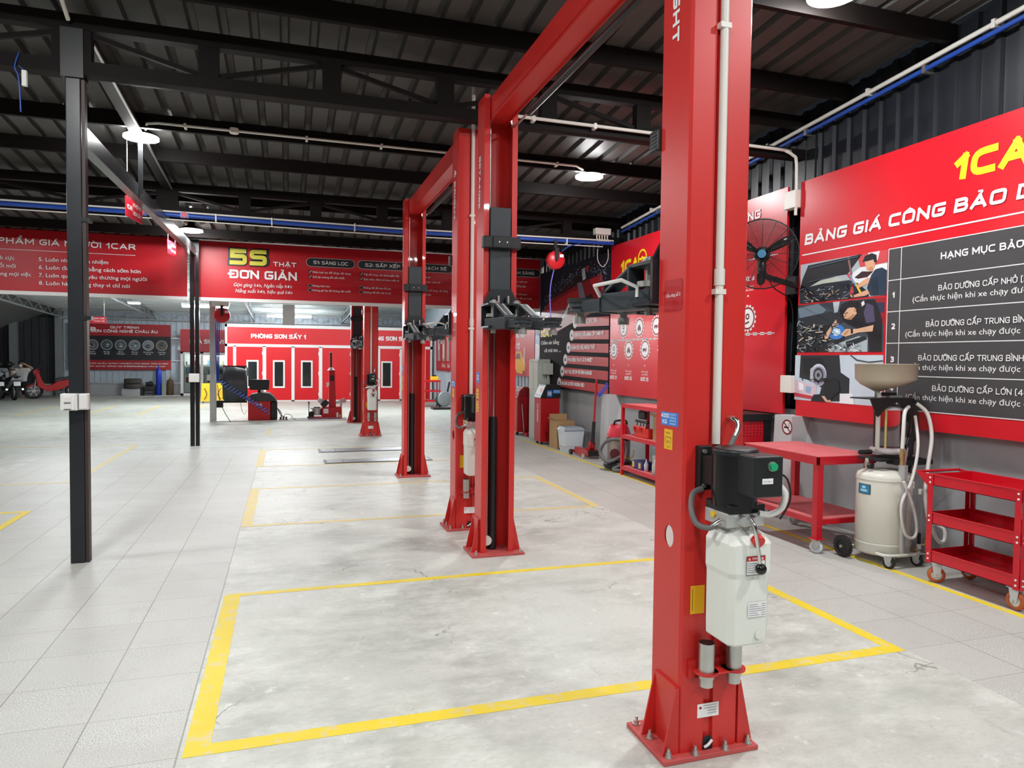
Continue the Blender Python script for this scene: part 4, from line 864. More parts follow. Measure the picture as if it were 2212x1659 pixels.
t = board('service_poster', 'pale blue poster beside the red insurance poster beyond the banner', 13.96, 14.72, 1.2, 2.75, flat('a9cbe6'), 5.25)
b = M().m(flat('2b3a55')).text(wa, 'NỘI', -14.68, 2.12, .14, .34, .003, .02).poly(wa, [(-14.3, 1.25), (-14.1, 1.25), (-14.08, 1.62), (-14.2, 1.7), (-14.3, 1.6)], .003); b.m(flat('e8e8ee')).poly(wa, [(-14.7, 1.5), (-14.4, 1.7), (-14.35, 1.9), (-14.7, 1.95)], .003); b.m(flat('d8a888')).disc(wa, -14.19, 1.78, .06, .004); b.build('picture', None, t)
M().box(5.24, 5.29, 13.98, 14.7, 1.16, 1.2).build('bottom_ledge', WHITE, t)
t = board('product_poster', 'red poster with pale product pictures near the far right corner', 23.0, 25.6, 1.15, 2.65, flat('b01e28'), 5.25)
b = M().m(flat('9aa09a'))
for u in (-25.1, -24.3, -23.6): b.rect(wa, u-.2, u+.2, 1.5, 2.3, .003)
b.m(flat('d9d2d2')).rect(wa, -25.25, -25.0, 1.9, 2.35, .004).rect(wa, -24.45, -24.2, 1.6, 2.1, .004); b.m(LETW).text(wa, 'Chất lượng', -24.3, 1.28, .14, .55, .004, .01, 'C').text(wa, 'Chuẩn', -23.5, 1.28, .14, .4, .004, .01, 'C'); b.build('picture', None, t)

# ------------------------------------------------------------------ pipes and conduits
def one(b, name, label, cat, loc, mt=None, group=None, **k):
    return tag(b.build(name, mt, loc=loc, **k), label, cat, group)
t = thing('white_conduit', 'white conduit with a round tee box, under the roof to the lit lamp', 'conduit', (0, 7.97, 3.95), 'white conduits under the roof')
M().tube([(-1.42, 8.25, 3.93), (-1.36, 8.02, 3.953), (-1.25, 7.975, 3.955), (3.35, 7.975, 3.955), (3.55, 8.12, 3.93)], .014, 8).build('pipe', PVC, t)
M().cyl((-.53, 7.965, 3.925), (-.53, 7.965, 3.975), .045, n=18).build('tee_box', PVC, t)
for x in (-1.0, .2, 1.0, 2.2, 3.1): M().box(x-.012, x+.012, 7.955, 8.06, 3.935, 3.975).build('clip', PVC, t)
t = thing('white_conduit', 'white conduit along the near truss, bending down the wall beside price board', 'conduit', (3.4, 6.0, 3.74), 'white conduits under the roof')
M().tube([(1.9, 6.0, 3.755), (4.62, 6.0, 3.745), (4.80, 6.0, 3.735), (4.90, 6.0, 3.70), (4.945, 6.0, 3.62), (4.95, 6.0, 3.1)], .016, 8, 3).build('pipe', PVC, t)
for x in (2.1, 2.7, 3.4, 4.2): M().box(x-.014, x+.014, 5.985, 6.06, 3.725, 3.775).build('clip', PVC, t)
t = thing('wall_conduit', 'long white conduit under the eaves along the black ribbed wall', 'conduit', (5.0, 6, 4.1))
M().tube([(5.06, 10.15, roofz(10.15)-.22), (5.06, -2, roofz(-2)-.18)], .021, 8).build('pipe', PVC, t)
for y in (2.6, 4.0, 5.2, 6.6, 8.0, 9.2): M().box(5.035, 5.13, y-.015, y+.015, roofz(y)-.235, roofz(y)-.17).build('clip', PVC, t)
t = thing('wall_air_pipe', 'blue air pipe running below the white conduit along the black ribbed wall', 'pipe', (5.0, 6, 4.05))
M().tube([(5.06, 10.15, roofz(10.15)-.285), (5.06, -2, roofz(-2)-.245)], .02, 8).build('pipe', PIPEB, t)
for y in (3.2, 4.6, 6.0, 7.4, 9.0): M().box(5.035, 5.13, y-.015, y+.015, roofz(y)-.30, roofz(y)-.235).build('clip', ZINC, t)
t = thing('air_pipe', 'blue air pipe with red valves strung along the farther roof truss', 'pipe', (-1, 10.1, 3.43))
M().tube([(-10, 10.12, 3.43), (-1.5, 10.12, 3.425), (1.5, 10.12, 3.40), (4.9, 10.12, 3.435)], .026, 8).build('pipe', PIPEB, t)
for x in (-1.78, -1.28): M().m(flat('c04050')).cyl((x, 10.075, 3.43), (x, 10.12, 3.43), .038, n=12).m(BLUE).box(x-.05, x+.05, 10.09, 10.15, 3.395, 3.462).build('valve', None, t)
for x in (-.9, -.2, .9, 1.9, 2.8, 4.1): M().box(x-.008, x+.008, 10.085, 10.16, 3.37, 3.47).build('clip', LETW, t)
t = thing('white_conduit', 'white conduit lying on top of the blue air pipe', 'conduit', (-1, 10.1, 3.46), 'white conduits under the roof')
M().tube([(-10, 10.12, 3.472), (-1.5, 10.12, 3.468), (1.5, 10.12, 3.443), (4.9, 10.12, 3.478)], .013, 8).build('pipe', PVC, t)
one(M().m(PVC).tube([(-10, 10.09, 3.365), (-1.5, 10.09, 3.36), (1.5, 10.09, 3.335), (4.7, 10.09, 3.37)], .008, 6), 'white_cable', 'thin white cable sagging just under the blue air pipe', 'cable', (-1, 10.09, 3.36))
t = thing('distribution_box', 'white distribution box with five short pipes by the far truss end', 'junction box', (4.72, 10.2, 3.52))
M().box(4.58, 4.84, 10.08, 10.2, 3.56, 3.66).build('housing', PVC, t, .008)
b = M()
for k in range(5): b.tube([(4.62+k*.045, 10.13, 3.56), (4.62+k*.045, 10.13, 3.50), (4.66+k*.045, 10.12, 3.44)], .011, 6, 3)
b.build('outlet_pipe', PVC, t)
one(M().m(PVC).tube([(4.62, 10.1, 3.33), (4.63, 10.1, 3.15), (4.72, 10.1, 3.06), (4.80, 10.1, 3.18), (4.80, 10.1, 3.34)], .005, 6, 6), 'hanging_wire', 'loose white wire loop hanging under the distribution box', 'wire', (4.7, 10.1, 3.2))
one(M().m(PVC).box(4.93, 5.02, 5.985, 6.16, 3.18, 3.36), 'trunking_box', 'white trunking box bridging the two boards beside the fan, upper one', 'junction box', (4.97, 6.07, 3.18), group='white boxes between the boards', bevel=.006)
b = M().m(PVC).box(4.93, 5.02, 5.99, 6.15, 1.28, 1.46); one(b, 'trunking_box', 'white trunking box low between the two boards, above the footing', 'junction box', (4.97, 6.07, 1.28), group='white boxes between the boards', bevel=.006)
# hose reels
def reel(c, r, label, top, group='red hose reels'):
    x, y, z = c; t = thing('hose_reel', label, 'hose reel', (x, y, z), group)
    M().lathe((x, y-.05, z), [(0, 0), (r*.93, 0), (r, .015), (r, .10), (r*.93, .115), (0, .115)], 36, (0, 1, 0)).build('drum', flat('c41f2a', .35), t)
    sf = front(y-.053)
    M().m(BLK).prism(sf, [(x-.026, z+.0), (x, z-.03), (x+.026, z), (x+.034, z+r*1.25), (x-.034, z+r*1.25)], 0, .02).box(x-.034, x+.034, y-.07, y+.08, z+r*1.2, z+r*1.3).beam((x, y, z+r*1.3), (x, y, top), .02, .05).build('hanger', None, t)
    M().m(LETW).rect(sf, x+r*.35, x+r*.8, z+r*.28, z+r*.6, .003).build('label_plate', None, t); return t
t = reel((3.90, 10.06, 3.115), .140, 'red hose reel hanging from the blue air pipe', 3.42)
M().tube([(3.88, 10.06, 2.975), (3.82, 10.04, 2.72), (3.815, 10.04, 2.45), (3.85, 10.06, 2.15), (3.87, 10.06, 1.98)], .008, 6, 6).build('hose', mat('lilac_blue_hose', (.20, .20, .72), .35), t)
M().m(PIPEB).tube([(3.98, 10.0, 3.24), (4.1, 10.0, 3.33), (4.3, 10.02, 3.38)], .008, 6, 4).build('feed_hose', None, t)
t = reel((-1.48, 18.05, 2.56), .178, 'red hose reel hanging on the galvanised post above the balancer', 2.78)
M().m(WHITE).box(-1.70, -1.32, 18.0, 18.17, 2.77, 2.88).build('bracket', None, t, .01)
b = M().m(PIPEB)
for k in range(3): b.tube([(-1.60+k*.04, 18.1, 2.75), (-1.62+k*.035, 18.06, 2.0), (-1.60+k*.02, 18.06, 1.0)], .013, 6, 5)
b.build('hose', None, t)
t = thing('galvanised_post', 'galvanised square post standing beside the wheel balancer', 'post', (-1.70, 18.2, 0))
M().box(-1.77, -1.63, 18.16, 18.30, 0, 2.9).build('shaft', GALV, t, .008)
for x in (-1.80, -1.62): M().box(x-.03, x+.05, 18.13, 18.17, 1.0, 1.14).build('socket_box', WHITE, t, .006)
b = M().m(BLK)
b.tube([(-1.6, 18.2, .9), (-1.55, 18.2, .5), (-1.42, 18.15, .2), (-1.3, 18.1, .006)], .008, 6, 5); b.build('cable', None, t)
# fan
def fan():
    c = Vector((4.205, 5.54, 2.60)); t = thing('wall_fan', 'black wire-guard wall fan beside the price board', 'fan', c)
    n = Vector((-.62, -.78, -.10)).normalized(); a = Vector((n.y, -n.x, 0)).normalized()*-1; u = a.cross(n)*-1
    P = lambda r, ang, d: c+(a*math.cos(ang)+u*math.sin(ang))*r+n*d
    b = M().m(BLK)
    for d, R0, s in ((.075, .30, 1), (-.075, .30, -1)):
        for k in range(20):
            r = .06+.255*k/19; b.tube([P(r, 2*math.pi*i/40, s*(.08-.055*(r/.32)**2)) for i in range(40)], .0019, 4, closed=True)
        for k in range(16):
            g = 2*math.pi*k/16; b.tube([P(r, g, s*(.08-.055*(r/.32)**2)) for r in (.05, .12, .2, .27, .318)], .0018, 4)
    b.torus(c, .32, .006, n, 48, 8); b.build('wire_guard', None, t)
    b = M().m(BLKG)
    for k in range(3):
        g = 2*math.pi*k/3+.5; vs = []
        for r, w0, tw in ((.045, .02, .5), (.12, .034, .4), (.2, .040, .3), (.265, .034, .22), (.285, .012, .2)):
            q = Vector(P(1, g, 0))-c; s_ = n.cross(q); e = s_*math.cos(tw)+n*math.sin(tw)
            for sg in (-1, 1):
                for h in (-.002, .002): vs.append(c+q*r+e*w0*sg+n*h)
        fs = []
        for i in range(4):
            o = i*4; fs += [(o, o+2, o+6, o+4), (o+1, o+5, o+7, o+3), (o, o+4, o+5, o+1), (o+2, o+3, o+7, o+6)]
        b.add(vs, fs+[(0, 1, 3, 2), (16, 18, 19, 17)], True)
    b.cyl(c-n*.03, c+n*.03, .045, n=18); b.build('blades', None, t)
    M().m(BLK).lathe(c, [(0, -.24), (.06, -.23), (.075, -.16), (.075, -.09), (.05, -.06), (0, -.05)], 20, n).build('motor', None, t)
    M().m(flat('3d7090')).cyl(c+n*.08, c+n*.092, .038, n=24).build('badge', None, t)
    e = c-n*.16
    b = M().m(BLK).beam(e, e-Z*.20, .045, .06).beam(e-Z*.20, (4.98, 5.99, 2.38), .035, .05).box(4.955, 5.018, 5.985, 6.13, 2.30, 2.48); b.build('wall_bracket', None, t)
    M().m(BLK).tube([e-Z*.05, e+Vector((.2, .1, -.28)), Vector((4.98, 6.06, 2.2)), Vector((4.99, 6.06, 1.7)), Vector((4.99, 6.06, 1.5))], .006, 6, 5).build('cable', None, t)
fan()
# hanging direction signs
def hang(label, c, w, h, U, top, lines):
    sf = Surf(c, U, (0, 0, 1)); t = thing('hanging_sign', label, 'sign', c, 'red hanging direction signs')
    M().m(flat('cf2030')).prism(sf, [(-w/2, -h/2), (w/2, -h/2), (w/2, h/2), (-w/2, h/2)], -.006, .006).build('panel', None, t)
    b = M().m(LETW).st(sf, '1CAR', -w*.46, -h*.12, h*.24, w*.30, .25, .4, .0075).rect(sf, -w*.12, -w*.11, -h*.3, h*.3, .0075)
    for k, s in enumerate(lines): b.st(sf, s, -w*.08, h*.12-k*h*.40, h*.20, w*.5, .2, .4, .0075)
    b.build('lettering', None, t)
    b = M().m(ZINC)
    for u in (-w*.4, w*.4): p = sf.p(u, h/2); b.cyl(p, (p.x, p.y, top), .004, n=5)
    b.build('hanging_wire', None, t)
hang('red hanging sign turned sideways near the near black post', (-1.62, 8.75, 3.20), .52, .215, Vector((.12, .99, 0)).normalized(), roofz(8.75)-.05, ('PHÒNG', 'SƠN SẤY'))
hang('red hanging sign facing us, above the black process board', (-5.48, 24.0, 2.635), .52, .20, Vector((1, 0, 0)), 3.6, ('KHU VỰC', 'CHỜ XE'))
hang('small red hanging sign in front of the 1CAR banner by the twin post', (-1.79, 12.6, 3.33), .50, .22, Vector((.12, .99, 0)).normalized(), roofz(12.6)-.05, ('RỬA', 'XE'))

# ------------------------------------------------------------------ right-hand equipment
def caster(t, x, y, r, tyre, fork, top, yaw=0, name='caster'):
    b = M().m(tyre); ax = Vector((math.cos(yaw), math.sin(yaw), 0)); c = Vector((x, y, r))
    b.lathe(c-ax*.016, [(r*.6, 0), (r*.93, 0), (r, .006), (r, .026), (r*.93, .032), (r*.6, .032)], 28, ax)
    w = b.build(name, None, t)
    M().m(LGREY).cyl(c-ax*.012, c+ax*.012, r*.62, n=24).m(ZINC).cyl(c-ax*.03, c+ax*.03, r*.14, n=10).build('hub', None, w)
    b = M().m(fork); q = Vector((-ax.y, ax.x, 0))
    for s in (-1, 1):
        sf = Surf(c+ax*.024*s, q, (0, 0, 1)); b.prism(sf, [(-.016, -.012), (.016, -.012), (.036, top-r), (-.036, top-r)], -.002, .002)
    b.box(x-.04, x+.04, y-.04, y+.04, top-.006, top); b.build('fork', None, w)
TW = Surf((0, 0, 0), (1, 0, 0), (0, 1, 0))
t = thing('work_table', 'red steel work table with a low shelf on casters by the wall', 'table', (4.53, 5.26, 0))
x0, x1, y0, y1, zt = 4.19, 4.80, 4.73, 5.72, .82
DUST = mat('dusty_cart_red', (.66, .155, .165), .55, noise=.18, scale=6)
b = M().m(DUST).box(x0, x1, y0, y1, zt-.008, zt); b.m(CRED).box(x0, x1, y0, y0+.02, zt-.075, zt-.008).box(x0, x0+.02, y0, y1, zt-.075, zt-.008).box(x1-.02, x1, y0, y1, zt-.075, zt-.008).box(x0, x1, y1-.02, y1, zt-.075, zt-.008); b.build('tabletop', None, t, .003)
b = M().m(DUST).box(x0+.02, x1-.02, y0+.02, y1-.02, .285, .295).m(CRED).box(x0+.02, x1-.02, y0+.02, y0+.035, .24, .285).box(x0+.02, x0+.035, y0+.02, y1-.02, .24, .285); b.build('shelf', None, t)
for x in (x0+.04, x1-.04):
    for y in (y0+.04, y1-.04):
        b = M().m(CRED).box(x-.03, x+.03, y-.03, y+.03, .125, zt-.06).box(x-.048, x+.048, y-.048, y+.048, .118, .126); b.build('leg', None, t, .003); caster(t, x, y, .052, LGREY, ZINC, .118, .6)
# oil drainer
t = thing('oil_drainer', 'cream wheeled waste oil drainer with a tilted collecting bowl', 'oil drainer', (4.62, 4.47, 0))
cx, cy = 4.60, 4.45
b = M().m(DRAIN).lathe((cx, cy, 0), [(0, .07), (.18, .075), (.206, .10), (.206, .69), (.197, .715), (.14, .74), (0, .745)], 36, sx=1.04, sy=.95); b.cyl((4.82, 4.42, .70), (4.82, 4.42, .765), .038, n=20)
tk = b.build('tank', None, t)
b = M().m(DRAIN).lathe((cx, cy, .155), [(.2072, 0), (.209, .004), (.209, .012), (.2072, .016)], 36, sx=1.04, sy=.95).lathe((cx, cy, .665), [(.2072, 0), (.209, .004), (.209, .012), (.2072, .016)], 36, sx=1.04, sy=.95); b.build('weld_band', None, tk)
b = M().m(DRAIN).tube([(4.42, 4.33, .10), (4.46, 4.235, .10), (4.74, 4.235, .10), (4.80, 4.33, .10)], .013, 8, 4); b.build('front_rail', None, t); M().m(DRAIN).tube([(4.40, 4.60, .085), (4.45, 4.62, .085), (4.80, 4.62, .085)], .013, 8).build('rear_rail', None, t)
for x, y in ((4.46, 4.245), (4.74, 4.245)): caster(t, x, y, .046, RUB, GALV, .105, .25)
for x in (4.365, 4.87):
    w = M().m(RUB).lathe((x-.018, 4.62, .088), [(.05, 0), (.08, 0), (.088, .008), (.088, .030), (.08, .038), (.05, .038)], 32, (1, 0, 0)); 
    for k in range(24): a = 2*math.pi*k/24; w.box(x-.018, x+.018, 4.62+.087*math.cos(a)-.006, 4.62+.087*math.cos(a)+.006, .09+.083*math.sin(a)-.004, .09+.083*math.sin(a)+.004)
    w = w.build('rear_wheel', None, t); M().m(BLK).cyl((x-.014, 4.62, .088), (x+.014, 4.62, .088), .052, n=24).m(ZINC).cyl((x-.026, 4.62, .088), (x+.02, 4.62, .088), .012, n=10).build('hub', None, w)
b = M().m(GALV).cyl((4.60, 4.27, .11), (4.60, 4.27, .80), .033, n=20).build('tool_tube', None, t)
b = M().m(BRASS).cyl((4.585, 4.27, .78), (4.585, 4.27, .93), .016, n=12).cyl((4.585, 4.27, .86), (4.585, 4.27, .90), .022, n=6).m(CHR)
for k in range(3): b.cyl((4.605+k*.012, 4.27+k*.006, .78), (4.612+k*.014, 4.27, .90+.02*k), .005, n=8)
b.build('suction_probe', None, t)
b = M().m(BLK).box(4.47, 4.90, 4.37, 4.60, .815, .838).box(4.60, 4.94, 4.30, 4.44, .79, .83); b.build('tool_tray', None, t, .006)
b = M().m(DRAIN).cyl((4.47, 4.50, .72), (4.47, 4.50, .83), .014, n=10).m(ZINC).cyl((4.47, 4.50, .76), (4.47, 4.50, .80), .022, n=6).m(BLK).cyl((4.36, 4.46, .885), (4.50, 4.50, .88), .020, n=12).cyl((4.44, 4.42, .775), (4.44, 4.45, .775), .022, n=14); b.build('drain_valve', None, t)
b = M().m(GLASS).cyl((4.68, 4.50, .905), (4.68, 4.50, 1.22), .112, n=30, cap=False).cyl((4.68, 4.50, .90), (4.68, 4.50, 1.225), .108, n=30, cap=False); gl = b.build('sight_glass', None, t)
b = M().m(mat('hazy_plastic', (.66, .60, .62), .3)).lathe((4.68, 4.50, 0), [(.08, .86), (.135, .87), (.135, .905), (.115, .915), (.0, .915)], 28).build('glass_base', None, gl); b = M().m(MATS['hazy_plastic']).lathe((4.68, 4.50, 0), [(0, 1.22), (.115, 1.22), (.115, 1.235), (.05, 1.265), (0, 1.27)], 28); b.build('glass_cap', None, gl)
b = M().m(mat('scale_yellow', (.62, .52, .20), .4)).cyl((4.59, 4.44, .90), (4.59, 4.44, 1.23), .010, n=8).cyl((4.70, 4.40, .90), (4.70, 4.40, 1.23), .010, n=8).cyl((4.765, 4.45, .90), (4.765, 4.45, 1.23), .008, n=8); b.build('tie_rod', None, gl)
b = M().m(BLK)
sf = front(4.36)
b.prism(sf, [(4.335, 1.325), (4.76, 1.315), (4.805, 1.27), (4.80, 1.19), (4.745, 1.19), (4.62, 1.30), (4.50, 1.245), (4.42, 1.175), (4.40, 1.19)], -.0, .008)
sf = front(4.58); b.prism(sf, [(4.66, 1.315), (5.0-.05, 1.30), (4.97, 1.20), (4.93, 1.19), (4.86, 1.27), (4.66, 1.29)], 0, .008)
b.box(4.36, 4.78, 4.355, 4.585, 1.312, 1.322); b.build('probe_tray', None, t)
for dx, dy in ((4.79, 4.36), (4.935, 4.56)):
    b = M().m(BLK).tube([(dx-.02, dy, 1.30), (dx+.01, dy, 1.27), (dx+.015, dy, 1.10), (dx+.015, dy, .98)], .016, 10, 3).tube([(dx-.035, dy-.01, .90), (dx-.035, dy-.01, .62)], .014, 10)
    h = b.build('push_handle', None, t); M().m(RUB).tube([(dx+.015, dy, 1.19), (dx+.012, dy, 1.06), (dx-.03, dy-.005, .95), (dx-.035, dy-.01, .87)], .024, 10, 4).build('foam_grip', None, h); M().m(WHITE).box(dx-.06, dx-.01, dy-.035, dy+.01, .60, .655).build('clamp', None, h)
bw = M().m(BOWL); n = 40; cb = Vector((4.635, 4.50, 0)); prof = ((.236, 1.592, 0), (.228, 1.590, 0), (.224, 1.470, 0), (.155, 1.425, .45), (.04, 1.38, .97), (.018, 1.37, 1.0), (.018, 1.24, 1.0))
vs = []
for r, z, k in prof:
    for j in range(n): a = 2*math.pi*j/n; vs.append((cb.x-.08*k+r*math.cos(a), cb.y+r*math.sin(a), z))
bw.add(vs, [(i*n+j, i*n+(j+1) % n, (i+1)*n+(j+1) % n, (i+1)*n+j) for i in range(len(prof)-1) for j in range(n)], True)
bw.build('collecting_bowl', None, t, solid=.004)
M().m(DRAIN).cyl((4.55, 4.48, .90), (4.55, 4.48, 1.36), .017, n=12).build('drain_pipe', None, t)
b = M().m(BLK).beam((4.57, 4.46, 1.35), (4.70, 4.46, 1.345), .03, .03).cyl((4.50, 4.42, 1.20), (4.50, 4.46, 1.20), .02, n=12).m(ZINC).beam((4.62, 4.44, 1.33), (4.75, 4.44, 1.33), .012, .02); b.build('bowl_valve', None, t)
b = M().m(HOSE).tube([(4.80, 4.35, 1.28), (4.86, 4.30, 1.20), (4.88, 4.27, 1.02), (4.83, 4.25, .80), (4.79, 4.235, .58), (4.82, 4.22, .36), (4.90, 4.20, .20), (4.965, 4.20, .20), (4.98, 4.22, .28), (4.94, 4.28, .30)], .015, 8, 6)
b.tube([(4.70, 4.33, 1.255), (4.63, 4.30, 1.21), (4.60, 4.28, 1.05), (4.59, 4.275, .93)], .015, 8, 6).tube([(4.78, 4.34, 1.18), (4.72, 4.25, .95), (4.65, 4.23, .70), (4.545, 4.225, .50), (4.58, 4.22, .28), (4.66, 4.215, .235), (4.70, 4.22, .30), (4.66, 4.22, .47), (4.56, 4.225, .68)], .012, 8, 6); b.build('clear_hose', None, t)
b = M().m(RUB).cyl((4.635, 4.29, 1.14), (4.615, 4.28, 1.02), .018, n=12).m(CHR).cyl((4.615, 4.28, 1.02), (4.605, 4.28, .965), .015, n=10); b.build('hose_grip', None, t)
b = M()
def wrap(m, a0, a1, z0, z1, r):
    n = 8; vs = [(cx+r*1.04*math.cos(R_(a0+(a1-a0)*i/n)), cy+r*.95*math.sin(R_(a0+(a1-a0)*i/n)), z) for i in range(n+1) for z in (z0, z1)]
    b.m(m).add(vs, [(2*i, 2*i+2, 2*i+3, 2*i+1) for i in range(n)], True)
wrap(flat('12283a'), 166, 200, .555, .635, .2075); wrap(flat('2c7fa8'), 168, 198, .560, .630, .2080); wrap(flat('a8d8ea'), 178, 188, .600, .620, .2084); wrap(flat('a8d8ea'), 174, 192, .575, .592, .2084)
b.build('pictogram_label', None, tk)
b = M().m(GLASS).cyl((4.80, 4.285, .16), (4.80, 4.285, .56), .012, n=10).m(WHITE).cyl((4.80, 4.285, .56), (4.80, 4.285, .60), .018, n=10).cyl((4.80, 4.285, .12), (4.80, 4.285, .16), .018, n=10).m(BLK).cyl((4.80, 4.285, .16), (4.80, 4.285, .25), .0125, n=10); b.build('level_gauge', None, t)
b = M().m(BRASS).cyl((4.74, 4.28, .12), (4.74, 4.245, .12), .014, n=10).tube([(4.88, 4.34, .14), (4.90, 4.32, .14), (4.905, 4.32, .22)], .010, 8, 3).m(flat('c23030')).box(4.895, 4.935, 4.31, 4.32, .185, .192); b.build('brass_tap', None, t)
# tool trolley
t = thing('tool_trolley', 'red three-tray tool trolley in front of the price board', 'trolley', (4.68, 3.57, 0))
x0, x1, y0, y1 = 4.475, 4.885, 3.24, 3.93
for zb in (.715, .435, .155):
    b = M().m(CRED).box(x0, x1, y0, y1, zb, zb+.004).box(x0, x0+.004, y0, y1, zb, zb+.08).box(x1-.004, x1, y0, y1, zb, zb+.08).box(x0, x1, y0, y0+.004, zb, zb+.08).box(x0, x1, y1-.004, y1, zb, zb+.08)
    b.cyl((x0, y0, zb+.08), (x0, y1, zb+.08), .005, n=8).cyl((x1, y0, zb+.08), (x1, y1, zb+.08), .005, n=8); b.build('tray', None, t)
for x, s in ((x0, 1), (x1, -1)):
    for y, q in ((y0, 1), (y1, -1)):
        b = M().m(CRED).box(min(x-.006*s, x-.002*s), max(x-.006*s, x-.002*s), min(y, y+.042*q), max(y, y+.042*q), .145, .795).box(min(x, x+.042*s), max(x, x+.042*s), min(y-.006*q, y-.002*q), max(y-.006*q, y-.002*q), .145, .795); lg = b.build('leg', None, t)
        b = M().m(LETW)
        for z in (.77, .735, .49, .455, .21, .175): b.cyl((x-.006*s, y+.02*q, z), (x-.010*s, y+.02*q, z), .007, n=10).cyl((x+.02*s, y-.006*q, z), (x+.02*s, y-.010*q, z), .007, n=10)
        b.build('bolt', None, lg)
b = M().m(CRED)
for x in (x0, x1): sf = Surf((x, 0, 0), (0, 1, 0), (0, 0, 1)); b.prism(sf, [(y1, .795), (y1+.10, .80), (y1+.10, .79), (y1, .70)], -.003, .003)
b.cyl((x0, y1+.095, .795), (x1, y1+.095, .795), .010, n=10); b.build('handle', None, t)
for x in (x0+.045, x1-.045):
    for y, r, w in ((y0+.05, .062, 0), (y1-.05, .058, .9)): caster(t, x, y, r, ORANGE, LGREY, .153, w if x < 4.6 else .1)
# pedestal sign
t = thing('no_smoking_sign', 'round no smoking sign on the pale wall footing above the red table', 'sign', (4.85, 5.915, .94))
sf = Surf((4.856, 5.93, .936), (0, -1, 0), (-.019, 0, 1))
b = M().m(LETW).disc(sf, 0, 0, .075, .002).m(flat('7c1c26')).ring(sf, 0, 0, .078, .062, .003); b.m(PHB).rect(sf, -.045, .025, -.012, .006, .003).m(flat('3a4a8a')).line(sf, [(.03, .0), (.038, .02), (.028, .034), (.04, .05)], .005, .003).line(sf, [(.012, .012), (.02, .03), (.01, .045)], .004, .003).m(flat('7c1c26')).line(sf, [(-.047, .047), (.047, -.047)], .014, .0042); b.build('plate', None, t)
# tool cabinet with perforated side
t = thing('tool_cabinet', 'black and red tool cabinet with a perforated side behind the table', 'cabinet', (4.78, 6.7, 0))
M().box(4.58, 4.97, 6.36, 7.1, .10, 1.0).build('body', CRED, t, .006); M().box(4.56, 4.99, 6.33, 7.12, .96, 1.04).build('top', BLK, t, .01); M().box(4.90, 4.985, 6.345, 6.37, .1, .96).build('corner_post', BLK, t)
b = M().m(flat('4c0a10'))
for i in range(7):
    for k in range(5): b.disc(front(6.358), 4.61+i*.042, .80+k*.032, .007, 0, n=8)
b.build('peg_holes', None, t)
for x in (4.62, 4.93):
    for y in (6.42, 7.04): caster(t, x, y, .045, RUB, ZINC, .1, .3)

# ------------------------------------------------------------------ red rack and what stands on it
t = thing('storage_rack', 'red open rack of three shelves below the cog wheel board', 'rack', (4.65, 8.3, 0))
x0, x1, y0, y1 = 4.45, 4.84, 7.82, 8.80
b = M()
for x in (x0, x1):
    for y in (y0, y1): M().m(CRED).box(x-.02, x+.02, y-.02, y+.02, 0, .995).build('upright', None, t)
for z in (.10, .535, .965): M().m(DUST).box(x0, x1, y0, y1, z+.022, z+.030).m(CRED).box(x0-.018, x0-.006, y0, y1, z-.02, z+.03).box(x1+.006, x1+.018, y0, y1, z-.02, z+.03).box(x0, x1, y0-.012, y0, z-.02, z+.03).box(x0, x1, y1, y1+.012, z-.02, z+.03).build('shelf', None, t)
zs1, zs2 = .131, .566
t = thing('tool_case', 'bright red plastic tool case on the middle shelf of the rack', 'case', (4.55, 8.35, zs2))
M().m(flat('d93a30')).box(4.49, 4.60, 8.18, 8.55, zs2, zs2+.13).build('body', None, t, .02)
for y in (8.28, 8.46): M().m(flat('d93a30')).tube([(4.49, y-.06, zs2+.07), (4.475, y-.05, zs2+.14), (4.475, y+.05, zs2+.14), (4.49, y+.06, zs2+.07)], .014, 8, 3).build('handle', None, t)
t = thing('cardboard_box', 'open cardboard carton on the middle shelf of the red rack', 'box', (4.66, 7.97, zs2))
M().m(CARD).box(4.52, 4.80, 7.88, 8.08, zs2, zs2+.30).build('body', None, t); M().m(CARD).add([(4.52, 7.88, zs2+.30), (4.52, 8.08, zs2+.30), (4.46, 8.08, zs2+.35), (4.46, 7.88, zs2+.35)], [(0, 1, 2, 3)]).build('flap', None, t)
t = thing('gauge_manifold', 'black gauge manifold with four hoses hanging inside the red rack', 'gauge', (4.60, 8.5, .72), )
b = M().m(BLK).box(4.55, 4.60, 8.36, 8.56, .80, .92).build('housing', None, t, .04); M().m(BLK).cyl((4.57, 8.30, .77), (4.57, 8.64, .77), .016, n=10).build('bar', None, t)
b = M().m(BLK)
for k, y in enumerate((8.34, 8.42, 8.50, 8.60)): b.tube([(4.57, y, .77), (4.56, y-.01, .70), (4.56, y+.03*(k-1.5), .60), (4.57, y-.01, .567)], .007, 6, 4)
b.tube([(4.57, 8.46, .92), (4.57, 8.46, .965)], .008, 6); b.build('hose', None, t)
t = thing('plastic_canister', 'greyish white jerrycan on the lowest shelf of the rack', 'canister', (4.62, 8.06, zs1))
CAN = mat('dusty_white_plastic', (.50, .46, .42), .5)
b = M().m(CAN).box(4.55, 4.70, 7.98, 8.16, zs1, zs1+.24).build('body', None, t, .03, seg=3); M().m(CAN).tube([(4.62, 8.02, zs1+.23), (4.62, 8.03, zs1+.29), (4.62, 8.11, zs1+.29), (4.62, 8.13, zs1+.23)], .013, 8, 3).build('handle', None, t)
t = thing('bottle', 'squat pale bottle with white cap in front of the jerrycan', 'bottle', (4.53, 8.03, zs1))
